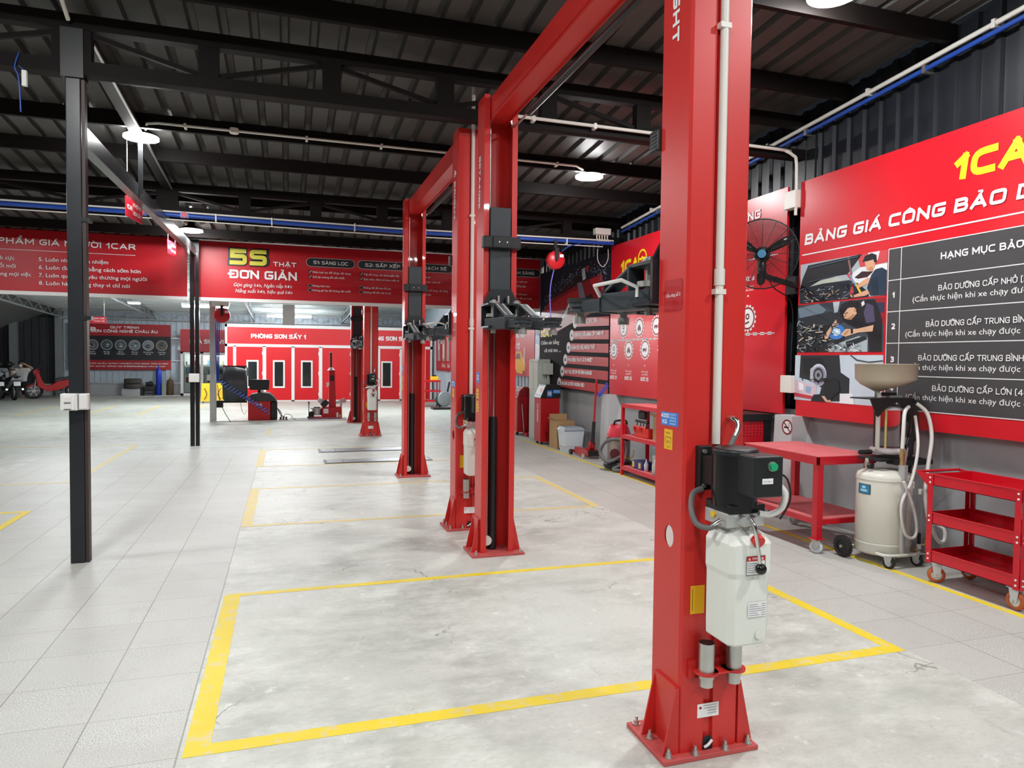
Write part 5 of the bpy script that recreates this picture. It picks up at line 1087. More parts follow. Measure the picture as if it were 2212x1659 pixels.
M().m(CAN).lathe((4.51, 7.97, zs1), [(0, 0), (.045, .0), (.05, .01), (.05, .12), (.02, .16), (.018, .17)], 20).build('body', None, t); M().m(WHITE).cyl((4.51, 7.97, zs1+.165), (4.51, 7.97, zs1+.195), .024, n=16).build('cap', None, t)
t = thing('bottle', 'slim clear squeeze bottle between the blue crate and jerrycan', 'bottle', (4.52, 8.24, zs1))
M().m(LGREY).lathe((4.52, 8.24, zs1), [(0, 0), (.028, 0), (.03, .09), (.012, .13), (.004, .17), (0, .17)], 16).build('body', None, t)
t = thing('blue_crate', 'dark blue crate with two yellow blocks on the lowest rack shelf', 'crate', (4.58, 8.42, zs1))
M().m(flat('22307a')).box(4.50, 4.66, 8.30, 8.58, zs1, zs1+.11).build('body', None, t, .008)
for y in (8.37, 8.55): M().m(flat('d9c07a')).box(4.487, 4.503, y-.025, y+.025, zs1+.02, zs1+.09).build('yellow_block', None, t)
# vacuum cleaner
t = thing('vacuum_cleaner', 'red topped wet vacuum cleaner with a looped grey hose and yellow cord', 'vacuum cleaner', (4.60, 9.22, 0))
vx, vy = 4.60, 9.22
M().m(mat('dull_beige', (.36, .33, .28), .4)).lathe((vx, vy, 0), [(0, .10), (.15, .10), (.165, .14), (.17, .42), (.175, .44), (0, .44)], 28).build('drum', None, t)
M().m(BLK).lathe((vx, vy, 0), [(0, .03), (.20, .035), (.22, .06), (.205, .13), (.165, .15), (0, .15)], 28).lathe((vx, vy, .44), [(.176, 0), (.185, .01), (.185, .035), (.176, .045)], 28).build('base_ring', None, t)
M().m(flat('c4283a')).lathe((vx, vy, .48), [(.178, 0), (.17, .06), (.14, .15), (.11, .19), (0, .20)], 28).build('motor_head', None, t)
b = M().m(BLK).tube([(vx-.1, vy-.05, .66), (vx-.08, vy-.05, .72), (vx+.08, vy-.05, .72), (vx+.1, vy-.05, .66)], .016, 8, 3).m(LGREY).box(vx-.05, vx+.05, vy-.1, vy, .66, .71); b.build('handle', None, t)
M().m(flat('5a1a22')).disc(Surf((vx-.12, vy-.128, .25), Vector((.7, -.72, 0)).normalized(), (0, 0, 1)), 0, 0, .075, .002).build('round_badge', None, t)
M().m(GREYH).tube([(vx-.05, vy-.19, .22), (vx-.22, vy-.10, .14), (vx-.27, vy+.05, .26), (vx-.20, vy-.02, .43), (vx-.06, vy-.19, .46), (vx+.02, vy-.22, .34), (vx-.05, vy-.26, .14), (vx-.18, vy-.2, .04), (vx-.05, vy-.3, .035), (vx+.12, vy-.27, .04)], .026, 10, 6).build('hose', None, t)
M().m(flat('d8c23a')).tube([(vx+.05, vy-.1, .68), (vx-.02, vy-.22, .72), (vx-.10, vy-.27, .50), (vx-.08, vy-.30, .25), (vx+.05, vy-.32, .22), (vx+.10, vy-.29, .32)], .007, 6, 6).build('power_cord', None, t)
for a in (.5, 2.1, 3.7, 5.3): M().m(RUB).cyl((vx+.17*math.cos(a)-.01, vy+.17*math.sin(a), .03), (vx+.17*math.cos(a)+.01, vy+.17*math.sin(a), .03), .03, n=14).build('caster', None, t)
# trolley jack
t = thing('trolley_jack', 'red trolley jack with its long handle standing upright', 'jack', (4.66, 10.55, 0))
JR = flat('b5252a', .35)
b = M().m(JR)
for s in (-.09, .09): sf = Surf((4.69+s, 0, 0), (0, 1, 0), (0, 0, 1)); b.prism(sf, [(10.28, .05), (10.32, .14), (10.5, .15), (10.95, .08), (10.95, .04), (10.6, .03)], -.008, .008)
b.build('frame', None, t); M().m(BLK).box(4.60, 4.78, 10.275, 10.34, .05, .13).build('rear_block', None, t)
M().m(JR).beam((4.69, 10.5, .12), (4.66, 10.92, .10), .07, .05).cyl((4.69, 10.92, .09), (4.69, 10.92, .125), .05, n=18).beam((4.69, 10.42, .13), (4.70, 10.36, .27), .09, .07).build('lift_arm', None, t)
b = M().m(JR).cyl((4.70, 10.36, .18), (4.715, 10.34, .62), .022, n=12).cyl((4.715, 10.34, .60), (4.73, 10.30, 1.29), .018, n=12).m(RUB).cyl((4.703, 10.357, .24), (4.713, 10.342, .60), .030, n=14); b.build('handle', None, t)
for x in (4.56, 4.82):
    M().m(ZINC).cyl((x-.012, 10.40, .04), (x+.012, 10.40, .04), .04, n=18).build('caster', None, t); M().m(BLK).cyl((x-.02, 10.92, .045), (x+.02, 10.92, .045), .045, n=18).build('front_wheel', None, t)
# coil hose at the footing
def coil(b, p0, p1, r, turns, w, sag=0, n=10):
    p0, p1 = Vector(p0), Vector(p1); d = (p1-p0).normalized(); a = d.cross(Z).normalized(); u = a.cross(d); pts = []; N = int(turns*n)
    for i in range(N+1):
        t_ = i/N; g = 2*math.pi*t_*turns; pts.append(p0.lerp(p1, t_)-Z*sag*4*t_*(1-t_)+(a*math.cos(g)+u*math.sin(g))*r)
    return b.tube(pts, w, 5)
COIL = mat('blue_coil_hose', (.08, .14, .70), .35)
one(coil(M().m(COIL), (4.90, 10.24, 1.22), (4.757, 10.30, 1.02), .03, 9, .007, .02), 'coiled_air_hose', 'short blue coiled air hose hanging over the trolley jack handle', 'hose', (4.7, 10.4, 1.0))
# carton, bin, cabinets along the wall
t = thing('cardboard_box', 'tall open cardboard carton on the floor behind the white bin', 'box', (4.72, 11.85, 0))
M().m(CARD).box(4.56, 4.90, 11.58, 11.95, 0, .50).build('body', None, t); M().m(CARD).add([(4.56, 11.95, .50), (4.90, 11.95, .50), (4.92, 12.0, .60), (4.58, 12.0, .60)], [(0, 1, 2, 3)]).add([(4.56, 11.58, .50), (4.56, 11.95, .50), (4.50, 11.93, .55), (4.50, 11.6, .55)], [(0, 1, 2, 3)]).build('flap', None, t)
t = thing('plastic_bin', 'white plastic bin with grey lid beside the carton', 'bin', (4.72, 11.32, 0))
b = M().m(LGREY); b.hexa([(4.58, 11.22, 0), (4.88, 11.22, 0), (4.88, 11.46, 0), (4.58, 11.46, 0), (4.56, 11.20, .09), (4.90, 11.20, .09), (4.90, 11.48, .09), (4.56, 11.48, .09)]); b.build('foot', None, t)
b = M().m(flat('d3dde2')); b.hexa([(4.565, 11.20, .09), (4.895, 11.20, .09), (4.895, 11.48, .09), (4.565, 11.48, .09), (4.54, 11.18, .37), (4.92, 11.18, .37), (4.92, 11.50, .37), (4.54, 11.50, .37)]); b.build('body', None, t, .01)
b = M().m(flat('9aa6ae')); b.hexa([(4.525, 11.16, .37), (4.935, 11.16, .37), (4.935, 11.52, .37), (4.525, 11.52, .37), (4.57, 11.2, .43), (4.89, 11.2, .43), (4.89, 11.48, .43), (4.57, 11.48, .43)]); b.build('lid', None, t, .008)
t = thing('service_cabinet', 'tall red service machine with a sloping black control top', 'machine', (4.70, 12.45, 0))
M().m(flat('b0161e', .35)).box(4.50, 4.88, 12.26, 12.62, .05, .875).build('body', None, t, .01)
b = M().m(BLK); sf = Surf((0, 12.25, 0), (1, 0, 0), (0, 0, 1)); b.prism(sf, [(4.49, .875), (4.89, .875), (4.89, 1.12), (4.60, 1.12)], -.38, .0); b.build('control_top', None, t)
b = M().m(BLUE)
b = M().m(flat('2d7fd0')).rect(sf, 4.62, 4.72, .90, 1.02, .002).rect(sf, 4.74, 4.88, .96, 1.03, .002).m(LETW).st(sf, 'CE', 4.635, .93, .06, .07, .2, .45, .003).rect(sf, 4.75, 4.87, .985, .99, .003).rect(sf, 4.75, 4.87, 1.005, 1.01, .003); b.build('sticker', None, t)
sl = Surf((4.49, 12.25, .875), (0, -1, 0), Vector((.11, 0, .245)).normalized())
b = M().m(LGREY).rect(sl, -.36, -.02, .01, .24, .003).m(flat('c8501c')).disc(sl, -.12, .15, .045, .005).m(YELP).disc(sl, -.2, .17, .03, .005).m(BLK).disc(sl, -.1, .05, .018, .005).disc(sl, -.2, .05, .018, .005).disc(sl, -.3, .06, .018, .005); b.build('dial_panel', None, t)
wl = wallR(4.499); b = M().m(LETW).ring(wl, -12.42, .72, .04, .028, .002).rect(wl, -12.44, -12.40, .42, .66, .0015); b.build('emblem', None, t)
for x in (4.55, 4.83):
    for y in (12.32, 12.56): M().m(RUB).cyl((x-.015, y, .028), (x+.015, y, .028), .028, n=12).build('caster', None, t)
t = thing('tyre_machine', 'dark red workshop machine with hood and tall mast, beyond the control cabinet', 'machine', (4.78, 14.1, 0))
M().m(flat('a8161e', .35)).box(4.56, 4.98, 13.85, 14.4, .07, .81).build('body', None, t, .012)
sf = front(13.84); M().m(flat('8c1219', .35)).prism(sf, [(4.58, .81), (4.98, .81), (4.98, 1.0), (4.70, 1.02), (4.60, .93)], -.45, 0).build('hood', None, t, .006)
M().m(flat('8c1219', .35)).box(4.565, 4.66, 13.83, 13.86, .64, .78).build('drawer', None, t); M().m(BLK).beam((4.60, 14.5, .8), (4.57, 14.5, 1.62), .07, .05).build('mast', None, t)
M().m(flat('b3202a')).box(4.68, 4.98, 13.57, 13.83, .02, .075).m(ZINC).cyl((4.70, 13.8, .08), (4.66, 13.83, .66), .012, n=8).build('pedal_tray', None, t)
for x in (4.6, 4.94): M().m(RUB).cyl((x-.02, 13.95, .035), (x+.02, 13.95, .035), .035, n=14).build('caster', None, t)
t = thing('electric_cabinet', 'pale green electric cabinet with two doors behind the control cabinet', 'cabinet', (4.9, 13.2, 0))
M().m(CABG).box(4.72, 4.97, 13.02, 13.55, 0, 1.60).build('body', None, t, .006)
sf = wallR(4.718)
for u0, u1 in ((-13.54, -13.30), (-13.28, -13.03)): M().m(mat('pale_green_door', (.58, .62, .54), .45)).prism(sf, [(u0, 1.0), (u1, 1.0), (u1, 1.575), (u0, 1.575)], 0, .012).build('door', None, t, .003)
b = M().m(flat('d8a01c'))
for u in (-13.42, -13.15): b.disc(sf, u-.02, 1.545, .02, .014).m(flat('2c8a3c')).disc(sf, u+.04, 1.545, .02, .014).m(flat('d8a01c'))
b.build('warning_lamp', None, t); M().m(CABG).box(4.80, 4.97, 12.86, 13.01, 1.30, 1.52).build('side_box', None, t, .004); M().m(GALV).cyl((4.90, 12.94, .9), (4.90, 12.94, 1.3), .016, n=10).build('conduit', None, t)

# ------------------------------------------------------------------ paint booths and far wall
def booth(name, label, x0, x1, doors, title, tx, yb=26.14):
    t = thing(name, label, 'paint booth', ((x0+x1)/2, yb, 0), 'red paint booths')
    sf = front(yb)
    M().m(BOOTHRED).box(x0, x1, yb+.01, 29.9, .03, 2.62).build('body', None, t); M().m(mat('bounce_stop_grey', (.34, .36, .36), .6)).box(x0, x1, yb+.02, 29.9, 2.62, 2.66).build('bounce_stop_panel', None, t)  # grey top added out of sight to keep red bounce off the annex ceiling
    b = M().m(WHITE)
    for z0, z1 in ((2.60, 2.70), (1.92, 2.02), (.0, .045)): b.box(x0, x1, yb-.03, yb+.02, z0, z1)
    for x in (x0, x1-.07): b.box(x, x+.07, yb-.03, yb+.02, 0, 2.7)
    xs = sorted(set(d[0] for d in doors) | set(d[1] for d in doors))
    for d0, d1 in zip(doors, doors[1:]): b.box(d0[1], d1[0], yb-.03, yb+.02, 0, 1.95)
    b.build('frame', None, t)
    M().m(LETW).st(sf, title, tx, 2.22, .155, 1.84, .24, .45, .012).build('lettering', None, t)
    for d in doors:
        l, r, win = d[:3]
        dr = M().m(BOOTHRED).box(l, r, yb-.015, yb+.01, .045, 1.93).build('door', None, t, .004)
        if win is not None:
            c = (l+r)/2+win; fr = M().m(WHITE).box(c-.20, c+.20, yb-.035, yb-.01, .48, 1.46).build('window_frame', None, dr); M().m(WGL).box(c-.145, c+.145, yb-.04, yb-.03, .54, 1.40).build('pane', None, fr)
        if len(d) > 3:
            hb = M().m(WHITE)
            for z in (.25, 1.0, 1.7): hb.box(r-.02, r+.05, yb-.05, yb-.02, z-.06, z+.06)
            hb.build('hinge', None, dr)
booth('paint_booth', 'first red paint booth with white frames, titled PHÒNG SƠN SẤY 1', -2.05, 2.32, [(-1.98, -1.79, None), (-1.695, -.825, .10, 1), (-.71, .14, 0), (.244, 1.08, 0, 1), (1.197, 2.19, None, 1)], 'PHÒNG SƠN SẤY 1', -1.21)
booth('paint_booth', 'second red paint booth partly hidden by the middle lift columns', 2.36, 5.20, [(2.43, 3.12, None), (3.26, 3.98, -.12, 1), (4.06, 4.86, .0, 1), (4.95, 5.12, None)], 'PHÒNG SƠN SẤY 2', 2.71)
t = thing('air_duct', 'square grey brown duct rising behind the first booth', 'duct', (.05, 27.2, 2.64))
M().m(mat('brown_grey_sheet', (.19, .165, .15), .5)).box(-.16, .26, 27.0, 27.4, 2.62, 3.50).build('shaft', None, t); M().m(MATS['brown_grey_sheet']).box(-.18, .28, 26.98, 27.42, 3.05, 3.09).build('flange', None, t)
# paint mixing room
t = thing('mixing_room', 'small red fronted paint mixing room with white glazed doors', 'room', (-3.2, 30.2, 0))
M().m(flat('a81c28')).box(-4.0, -1.9, 30.2, 30.3, 1.72, 2.62).build('sign_panel', None, t)
M().m(LETW).st(front(30.19), 'PHA SƠN VI TÍNH', -3.66, 2.06, .17, 1.8, .22, .45, .004).build('lettering', None, t)
b = M().m(WHITE)
for x in (-4.0, -3.28, -2.36, -1.95): b.box(x, x+.1, 30.2, 30.28, 0, 1.74)
b.box(-4.0, -1.85, 30.2, 30.28, 1.66, 1.74).box(-4.0, -1.85, 30.2, 30.28, 0, .10).build('frame', None, t)
M().m(WHITE).box(-3.95, -1.9, 30.9, 31.0, .1, 1.7).build('back_panel', None, t)
b = M().m(flat('6d7f7a'))
for z in (.5, .85, 1.2): b.box(-3.85, -2.0, 30.6, 30.85, z, z+.02)
b.build('shelf', None, t)
rnd = random.Random(5)
for z in (.52, .87, 1.22):
    for k in range(7):
        x = -3.8+k*.26+rnd.uniform(-.03, .03); r = rnd.uniform(.05, .08); h = rnd.uniform(.12, .22)
        one(M().m(flat(rnd.choice(('cfd6d2', '6f8fa0', '3c4a4e', 'b9b08a', '8a3038')))).cyl((x, 30.72, z), (x, 30.72, z+h), r, n=12), 'paint_tin', 'small paint tin on the shelves behind the mixing room glass', 'tin', (x, 30.72, z), group='paint tins in the mixing room')
q = thing('tube_light', 'short tube light inside the paint mixing room behind the glass', 'tube light', (-3, 30.7, 1.62)); M().m(WHITE).box(-3.7, -2.2, 30.55, 30.65, 1.60, 1.66).build('housing', None, q); M().m(TUBE).cyl((-3.65, 30.6, 1.58), (-2.25, 30.6, 1.58), .02, n=10).build('tube', None, q)
M().m(mat('pale_glass', (.80, .90, .88), .05, trans=1, noise=.01, ior=1.05)).box(-3.9, -1.95, 30.235, 30.24, .1, 1.66).build('glazing', None, t)
# process board at the back
t = thing('process_board', 'black and red spray process board on the grey back wall', 'board', (-6.2, 31.0, 1.0))
sf = front(31.0)
M().m(flat('98141e')).box(-8.05, -4.465, 31.0, 31.05, 1.0, 2.80).build('panel', None, t)
M().m(mat('print_deep_black', (.008, .009, .013), .5)).rect(sf, -8.05, -4.465, 1.38, 2.33, .003).build('black_field', None, t)
b = M().m(LETW).st(sf, 'QUY TRÌNH', -6.10, 2.62, .095, 1.0, .2, .2, .005, 'C').st(sf, 'SƠN CÔNG NGHỆ CHÂU ÂU', -6.10, 2.46, .105, 2.34, .2, .2, .005, 'C')
b.st(sf, '1CAR', -7.9, 2.50, .16, .8, .25, .45, .005)
b.st(sf, 'SƠN NHẬP KHẨU CHÍNH HÃNG', -6.83, 1.22, .05, 1.7, .2, .2, .005, 'C').st(sf, 'SƠN ĐA DẠNG, CÔNG NGHỆ CHÂU ÂU', -6.55, 1.11, .05, 2.1, .2, .2, .005, 'C').st(sf, '- BẢO HÀNH BONG TRÓC 01 NĂM', -4.56, 1.22, .05, 1.55, .2, .2, .005, 'R').st(sf, '- BẢO HÀNH BẠC MÀU 02 NĂM', -4.66, 1.11, .05, 1.45, .2, .2, .005, 'R')
cap = ('Đánh bóng/bảo vệ', 'Sơn phủ bóng/bề mặt', 'Phủ màu/sơn màu', 'Sấy lót/hồng ngoại', 'Bả matit/bề mặt', 'Sơn lót/chống gỉ', 'Mài gò/bề mặt')
for k, c in enumerate(cap):
    x = -4.78-.488*k
    for q, s in enumerate(c.split('/')): b.text(sf, s, x, 1.68-q*.075, .045, None, .005, .008, 'C')
b.build('lettering', None, t)
b = M(); rnd = random.Random(9)
for k in range(7):
    x, z = -4.78-.488*k, 1.97
    b.m(flat('b9bcc0')).ring(sf, x, z, .205, .188, .005); b.m(flat(('5a5648', '7a8088', '6c7780', '4e565c', '3c4a50', '5c5a5c', '50565a')[k])).disc(sf, x, z, .188, .004)
    for j in range(6):
        a, r, l = rnd.uniform(0, 6.28), rnd.uniform(0, .09), rnd.uniform(.03, .08)
        b.m(flat(rnd.choice(('23282d', 'aeb4b8', '3f464c', '8d949a')))).disc(sf, x+r*math.cos(a), z+r*math.sin(a), l, .0055+j*.0002, l*rnd.uniform(.3, .9), 10)
b.build('round_photograph', None, t)

# ------------------------------------------------------------------ wheel balancer, tyre changer and hoses beyond the banner
t = thing('wheel_balancer', 'red wheel balancer with a black curved hood and a monitor', 'wheel balancer', (-.65, 18.5, 0))
M().m(flat('c4161f', .4)).box(-.92, -.40, 18.3, 18.85, .02, .49).build('body', None, t, .01)
M().m(BLK).box(-.40, -.24, 18.34, 18.8, .02, .47).build('side_panel', None, t, .02)
sf = front(18.28); b = M().m(mat('charcoal_plastic', (.035, .04, .045), .45)).prism(sf, [(-.93, .49), (-.25, .49), (-.30, .57), (-.42, .68), (-.62, .70), (-.84, .66), (-.91, .60)], -.60, 0); b.build('weight_tray', None, t, .01)
b = M().m(BLK).prism(front(18.32), [(-.885, .765), (-.435, .765), (-.42, 1.02), (-.90, 1.02)], -.05, 0).box(-.70, -.62, 18.33, 18.36, .69, .80); m_ = b.build('monitor', None, t, .008); M().m(WHITE).box(-.66, -.56, 18.33, 18.40, .68, .78).build('monitor_foot', None, m_)
b = M().m(mat('hood_plastic', (.06, .068, .075), .35)); n = 16; vs = []; prof = []
for i in range(n+1):
    a = R_(-35+185*i/n); prof.append((18.62-.48*math.cos(a)*.9, .90+.44*math.sin(a)))
for x, k in ((-1.49, .86), (-1.44, 1.0), (-1.20, 1.02), (-1.18, 1.0), (-1.0, .97), (-.93, .90)):
    vs += [(x, 18.62+(y-18.62)*k, .88+(z-.88)*k) for y, z in [(prof[0][0], .50)]+prof[1:]]
b.add(vs, [(i*(n+1)+j, i*(n+1)+j+1, (i+1)*(n+1)+j+1, (i+1)*(n+1)+j) for i in range(5) for j in range(n)], True)
h = b.build('wheel_hood', None, t, solid=.02)
M().m(flat('8c1a22')).box(-1.5, -.95, 18.5, 18.56, 1.33, 1.36).build('hood_strip', None, h)
b = M().m(BLK).cyl((-1.60, 18.5, .47), (-.95, 18.5, .47), .028, n=12).box(-1.66, -1.50, 18.44, 18.56, .33, .50); b.build('spindle_arm', None, t)
M().m(LETW).rect(front(18.298), -.72, -.60, .38, .43, .001).build('label_plate', None, t)
b = M().m(BLK)
for k in range(3): b.tube([(-.24, 18.45+k*.05, .3), (-.16, 18.4+k*.04, .22-k*.05), (-.14+.03*k, 18.35, .1), (-.12+.05*k, 18.33, .012)], .008, 6, 5)
b.build('cables', None, t)
M().m(BLK).tube([(-1.1, 18.45, .45), (-1.06, 18.4, .25), (-1.0, 18.35, .17), (-.95, 18.38, .26)], .005, 6, 5).build('loose_cable', None, t)
t = thing('power_strip', 'black power strip with plugs on the floor beside the balancer', 'power strip', (-.1, 18.28, 0))
M().m(BLK).box(-.20, .03, 18.24, 18.32, 0, .03).build('body', None, t); b = M().m(BLK)
for k in range(3): b.box(-.18+k*.07, -.145+k*.07, 18.26, 18.30, .03, .10)
b.build('plug', None, t)
one(M().m(BLK).tube([(-.10, 18.28, .08), (-.04, 18.28, .16), (.08, 18.28, .14), (.14, 18.28, .05), (.24, 18.28, .008), (.34, 18.28, .008)], .006, 6, 5), 'extension_lead', 'thin black cord arching up from the power strip on the floor', 'cord', (0, 18.28, .01))
one(coil(M().m(mat('lilac_coil', (.16, .28, .85), .35)), (-1.60, 18.13, 1.02), (-.42, 18.27, .20), .05, 17, .012, -.01, 12), 'coiled_air_hose', 'long blue coiled air hose stretching from the galvanised post to the balancer', 'hose', (-1.5, 17.95, .6))
one(coil(M().m(mat('grey_violet_hose', (.28, .28, .42), .4)), (.05, 18.26, .035), (1.42, 18.26, .035), .028, 32, .006, 0, 8), 'coiled_air_hose', 'grey coiled hose lying on the floor toward the tyre changer', 'hose', (.7, 18.26, 0))
t = thing('tyre_changer', 'red tyre changer with a tall ribbed mast', 'tyre changer', (.98, 18.75, 0))
TCR = flat('b5141d', .4)
M().m(TCR).box(.84, 1.34, 18.5, 19.0, .0, .30).build('body', None, t, .015); M().m(TCR).hexa([(1.02, 18.62, .28), (1.20, 18.62, .28), (1.20, 18.82, .28), (1.02, 18.82, .28), (1.03, 18.64, 1.26), (1.17, 18.64, 1.26), (1.17, 18.8, 1.26), (1.03, 18.8, 1.26)]).build('column', None, t, .008)
M().m(BLK).box(1.05, 1.15, 18.62, 18.645, .98, 1.12).build('control_plate', None, t)
b = M().m(BLK).cyl((1.08, 18.72, 1.26), (1.075, 18.72, 1.68), .026, n=12)
for k in range(12): b.torus((1.078, 18.72, 1.33+k*.025), .028, .007, n=12, k=5)
b.ball((1.075, 18.72, 1.69), .032, 10); b.build('mast', None, t); M().m(LGREY).lathe((1.08, 18.72, 1.25), [(.10, 0), (.06, .05), (.03, .08)], 16).build('mast_cap', None, t)
b = M().m(mat('bare_metal', (.45, .45, .45), .35, .8, noise=.2))
for sx in (-1, 1):
    b.beam((1.10+sx*.1, 18.68, .40), (1.10+sx*.30, 18.66, .50), .08, .06).cyl((1.10+sx*.30, 18.6, .47), (1.10+sx*.30, 18.72, .47), .06, n=14).beam((1.10+sx*.24, 18.64, .45), (1.10+sx*.22, 18.64, .30), .06, .05)
b.build('bead_arm', None, t)
b = M().m(MATS['bare_metal']).cyl((.72, 18.62, .10), (.72, 18.62, .26), .12, n=20).cyl((.72, 18.62, .26), (.72, 18.62, .29), .16, n=20).m(BLK).cyl((.72, 18.62, .29), (.72, 18.62, .31), .08, n=16).beam((.85, 18.55, .33), (.98, 18.55, .47), .10, .14); b.build('turntable', None, t)
b = M().m(TCR).box(.50, .86, 18.45, 18.8, 0, .06).m(BLK).box(.48, .60, 18.42, 18.5, .04, .08); b.build('pedal_base', None, t)
b = M().m(BLK).cyl((.52, 18.5, .06), (.52, 18.5, .46), .010, n=8).cyl((.52, 18.5, .40), (.52, 18.5, .46), .018, n=8).lathe((.58, 18.55, .06), [(.06, 0), (.06, .10), (.04, .14), (0, .15)], 14); b.build('pry_lever', None, t)
b = M().m(LETW).rect(front(18.499), .88, 1.0, .15, .27, .001).rect(front(18.499), 1.20, 1.25, .05, .17, .001).m(YELP).rect(front(18.499), 1.27, 1.31, .05, .12, .001); b.build('label_plate', None, t)
b = M().m(WHITE).box(.96, 1.03, 18.6, 18.66, .86, .94).cyl((.98, 18.58, .82), (.98, 18.58, .90), .018, n=10); b.build('air_regulator', None, t)
# yellow stand
t = thing('yellow_stand', 'yellow two-sided stand on small wheels behind the galvanised post', 'stand', (-2.42, 25.7, 0))
b = M().m(YELP)
for x, k in ((-2.62, .16), (-2.20, .17)): b.hexa([(x-k, 25.6, .05), (x+k, 25.6, .05), (x+k, 25.66, .05), (x-k, 25.66, .05), (x-k*.8, 25.66, .66), (x+k*.8, 25.66, .66), (x+k*.8, 25.70, .66), (x-k*.8, 25.70, .66)])
b.build('side_panel', None, t); b = M().m(BLK).tube([(-2.66, 25.58, .5), (-2.58, 25.58, .3), (-2.66, 25.58, .12)], .012, 6, 4).tube([(-2.14, 25.58, .5), (-2.24, 25.58, .3), (-2.14, 25.58, .12)], .012, 6, 4); b.build('arc_print', None, t)
for x in (-2.70, -2.12): M().m(BLK).cyl((x-.02, 25.62, .03), (x+.02, 25.62, .03), .03, n=10).build('wheel', None, t)
M().m(PIPEB).box(-2.45, -2.36, 25.6, 25.7, .55, .72).build('blue_block', None, t)
# workshop clutter at the far right
t = thing('tool_cart', 'red shelved tool cart with yellow tools on top, beside the second booth', 'cart', (4.45, 22.6, 0))
for z in (.18, .50, .82): M().m(CRED).box(4.15, 4.75, 22.4, 22.9, z, z+.05).build('tray', None, t)
for x in (4.17, 4.71):
    for y in (22.42, 22.86): M().m(CRED).box(x, x+.03, y, y+.03, .06, .87).build('leg', None, t); M().m(RUB).cyl((x, y+.015, .04), (x+.03, y+.015, .04), .04, n=10).build('wheel', None, t)
t = thing('hand_tool', 'yellow power tool lying on the red tool cart', 'tool', (4.5, 22.6, .87)); M().m(YELP).box(4.45, 4.70, 22.5, 22.7, .87, 1.0).build('body', None, t, .02); M().m(BLK).box(4.52, 4.63, 22.52, 22.68, 1.0, 1.04).build('grip', None, t)
t = thing('cutting_disc_machine', 'floor cut-off machine with a large grey disc guard before the tool cart', 'machine', (4.62, 21.5, 0))
M().m(BLK).box(4.3, 4.95, 21.3, 21.75, 0, .05).build('base', None, t); M().m(mat('grey_guard', (.35, .36, .36), .4, .4)).lathe((4.66, 21.45, .33), [(0, -.03), (.22, -.03), (.24, -.02), (.24, .05), (.22, .06), (0, .06)], 26, (.35, -1, 0)).build('disc_guard', None, t); M().m(flat('2f4236')).lathe((4.56, 21.42, .30), [(0, -.01), (.21, -.01), (.21, .01), (0, .01)], 26, (.35, -1, 0)).build('disc', None, t)
M().m(BLK).beam((4.75, 21.6, .3), (4.86, 21.6, .85), .04, .05).build('handle', None, t)
t = thing('welding_machine', 'red welding machine with pale top box beside the far tool cart', 'machine', (3.95, 23.6, 0)); M().m(CRED).box(3.75, 4.15, 23.4, 23.9, .12, .62).build('body', None, t, .02); M().m(LGREY).box(3.72, 4.2, 23.38, 23.9, .70, .95).build('top_box', None, t, .01); M().m(BLK).box(3.76, 4.14, 23.4, 23.9, .62, .70).build('collar', None, t); M().m(YELP).box(3.72, 4.2, 23.37, 23.9, .95, .99).build('lid', None, t)
for x in (3.8, 4.1): M().m(RUB).cyl((x-.03, 23.45, .06), (x+.03, 23.45, .06), .06, n=12).build('wheel', None, t)

# ------------------------------------------------------------------ things along the back wall
def gas(label, x, y, r, h, m, dome):
    t = thing('gas_cylinder', label, 'gas cylinder', (x, y, 0)); M().m(m).lathe((x, y, 0), [(0, 0), (r, 0), (r, h*.84), (r*.8, h*.92), (r*.35, h*.97), (r*.3, h)], 20).build('body', None, t, label=None)
    M().m(BRASS if dome else m).cyl((x, y, h), (x, y, h+.08), .025, n=10).build('valve', None, t)
gas('tall blue gas cylinder at the back wall under the process board', -4.86, 30.75, .105, 1.10, flat('2740b8', .35), 0)
gas('short rusty brown gas cylinder beside the blue one', -4.45, 30.75, .12, .66, flat('5a4634', .7), 1)
one(M().m(flat('8f9688', .7)).box(-4.74, -4.58, 30.6, 30.8, 0, .46), 'grey_canister', 'grey upright canister between the blue and brown gas cylinders', 'canister', (-4.66, 30.7, 0), bevel=.02)
one(M().m(CONC).box(-6.10, -5.48, 30.35, 30.75, 0, .275), 'concrete_block', 'concrete block under the two stacked tyres at the back wall', 'block', (-5.8, 30.55, 0), bevel=.01)
for z, l in ((.275, 'lower of two tyres stacked on the concrete block'), (.47, 'upper of two tyres stacked on the concrete block')):
    c = (-5.74, 30.55, z+.097); one(M().m(mat('tyre_rubber', (.05, .048, .042), .8, noise=.2)).lathe(c, [(.19, -.09), (.26, -.096), (.30, -.08), (.31, -.05), (.31, .05), (.30, .08), (.26, .096), (.19, .09), (.17, .0), (.19, -.09)], 32), 'tyre', l, 'tyre', c, group='tyres stacked at the back wall')
t = thing('bench_grinder', 'black bench grinder on a low frame beside the tyres', 'grinder', (-5.2, 30.6, 0))
b = M().m(BLK)
for x in (-5.42, -5.02):
    for y in (30.5, 30.75): b.box(x, x+.04, y, y+.04, 0, .36)
b.box(-5.44, -4.96, 30.48, 30.8, .30, .36).box(-5.44, -4.96, 30.48, 30.8, .05, .09); b.build('stand', None, t)
M().m(BLK).cyl((-5.3, 30.64, .45), (-5.05, 30.64, .45), .08, n=16).cyl((-5.16, 30.64, .45), (-5.10, 30.64, .45), .12, n=18).build('motor', None, t)
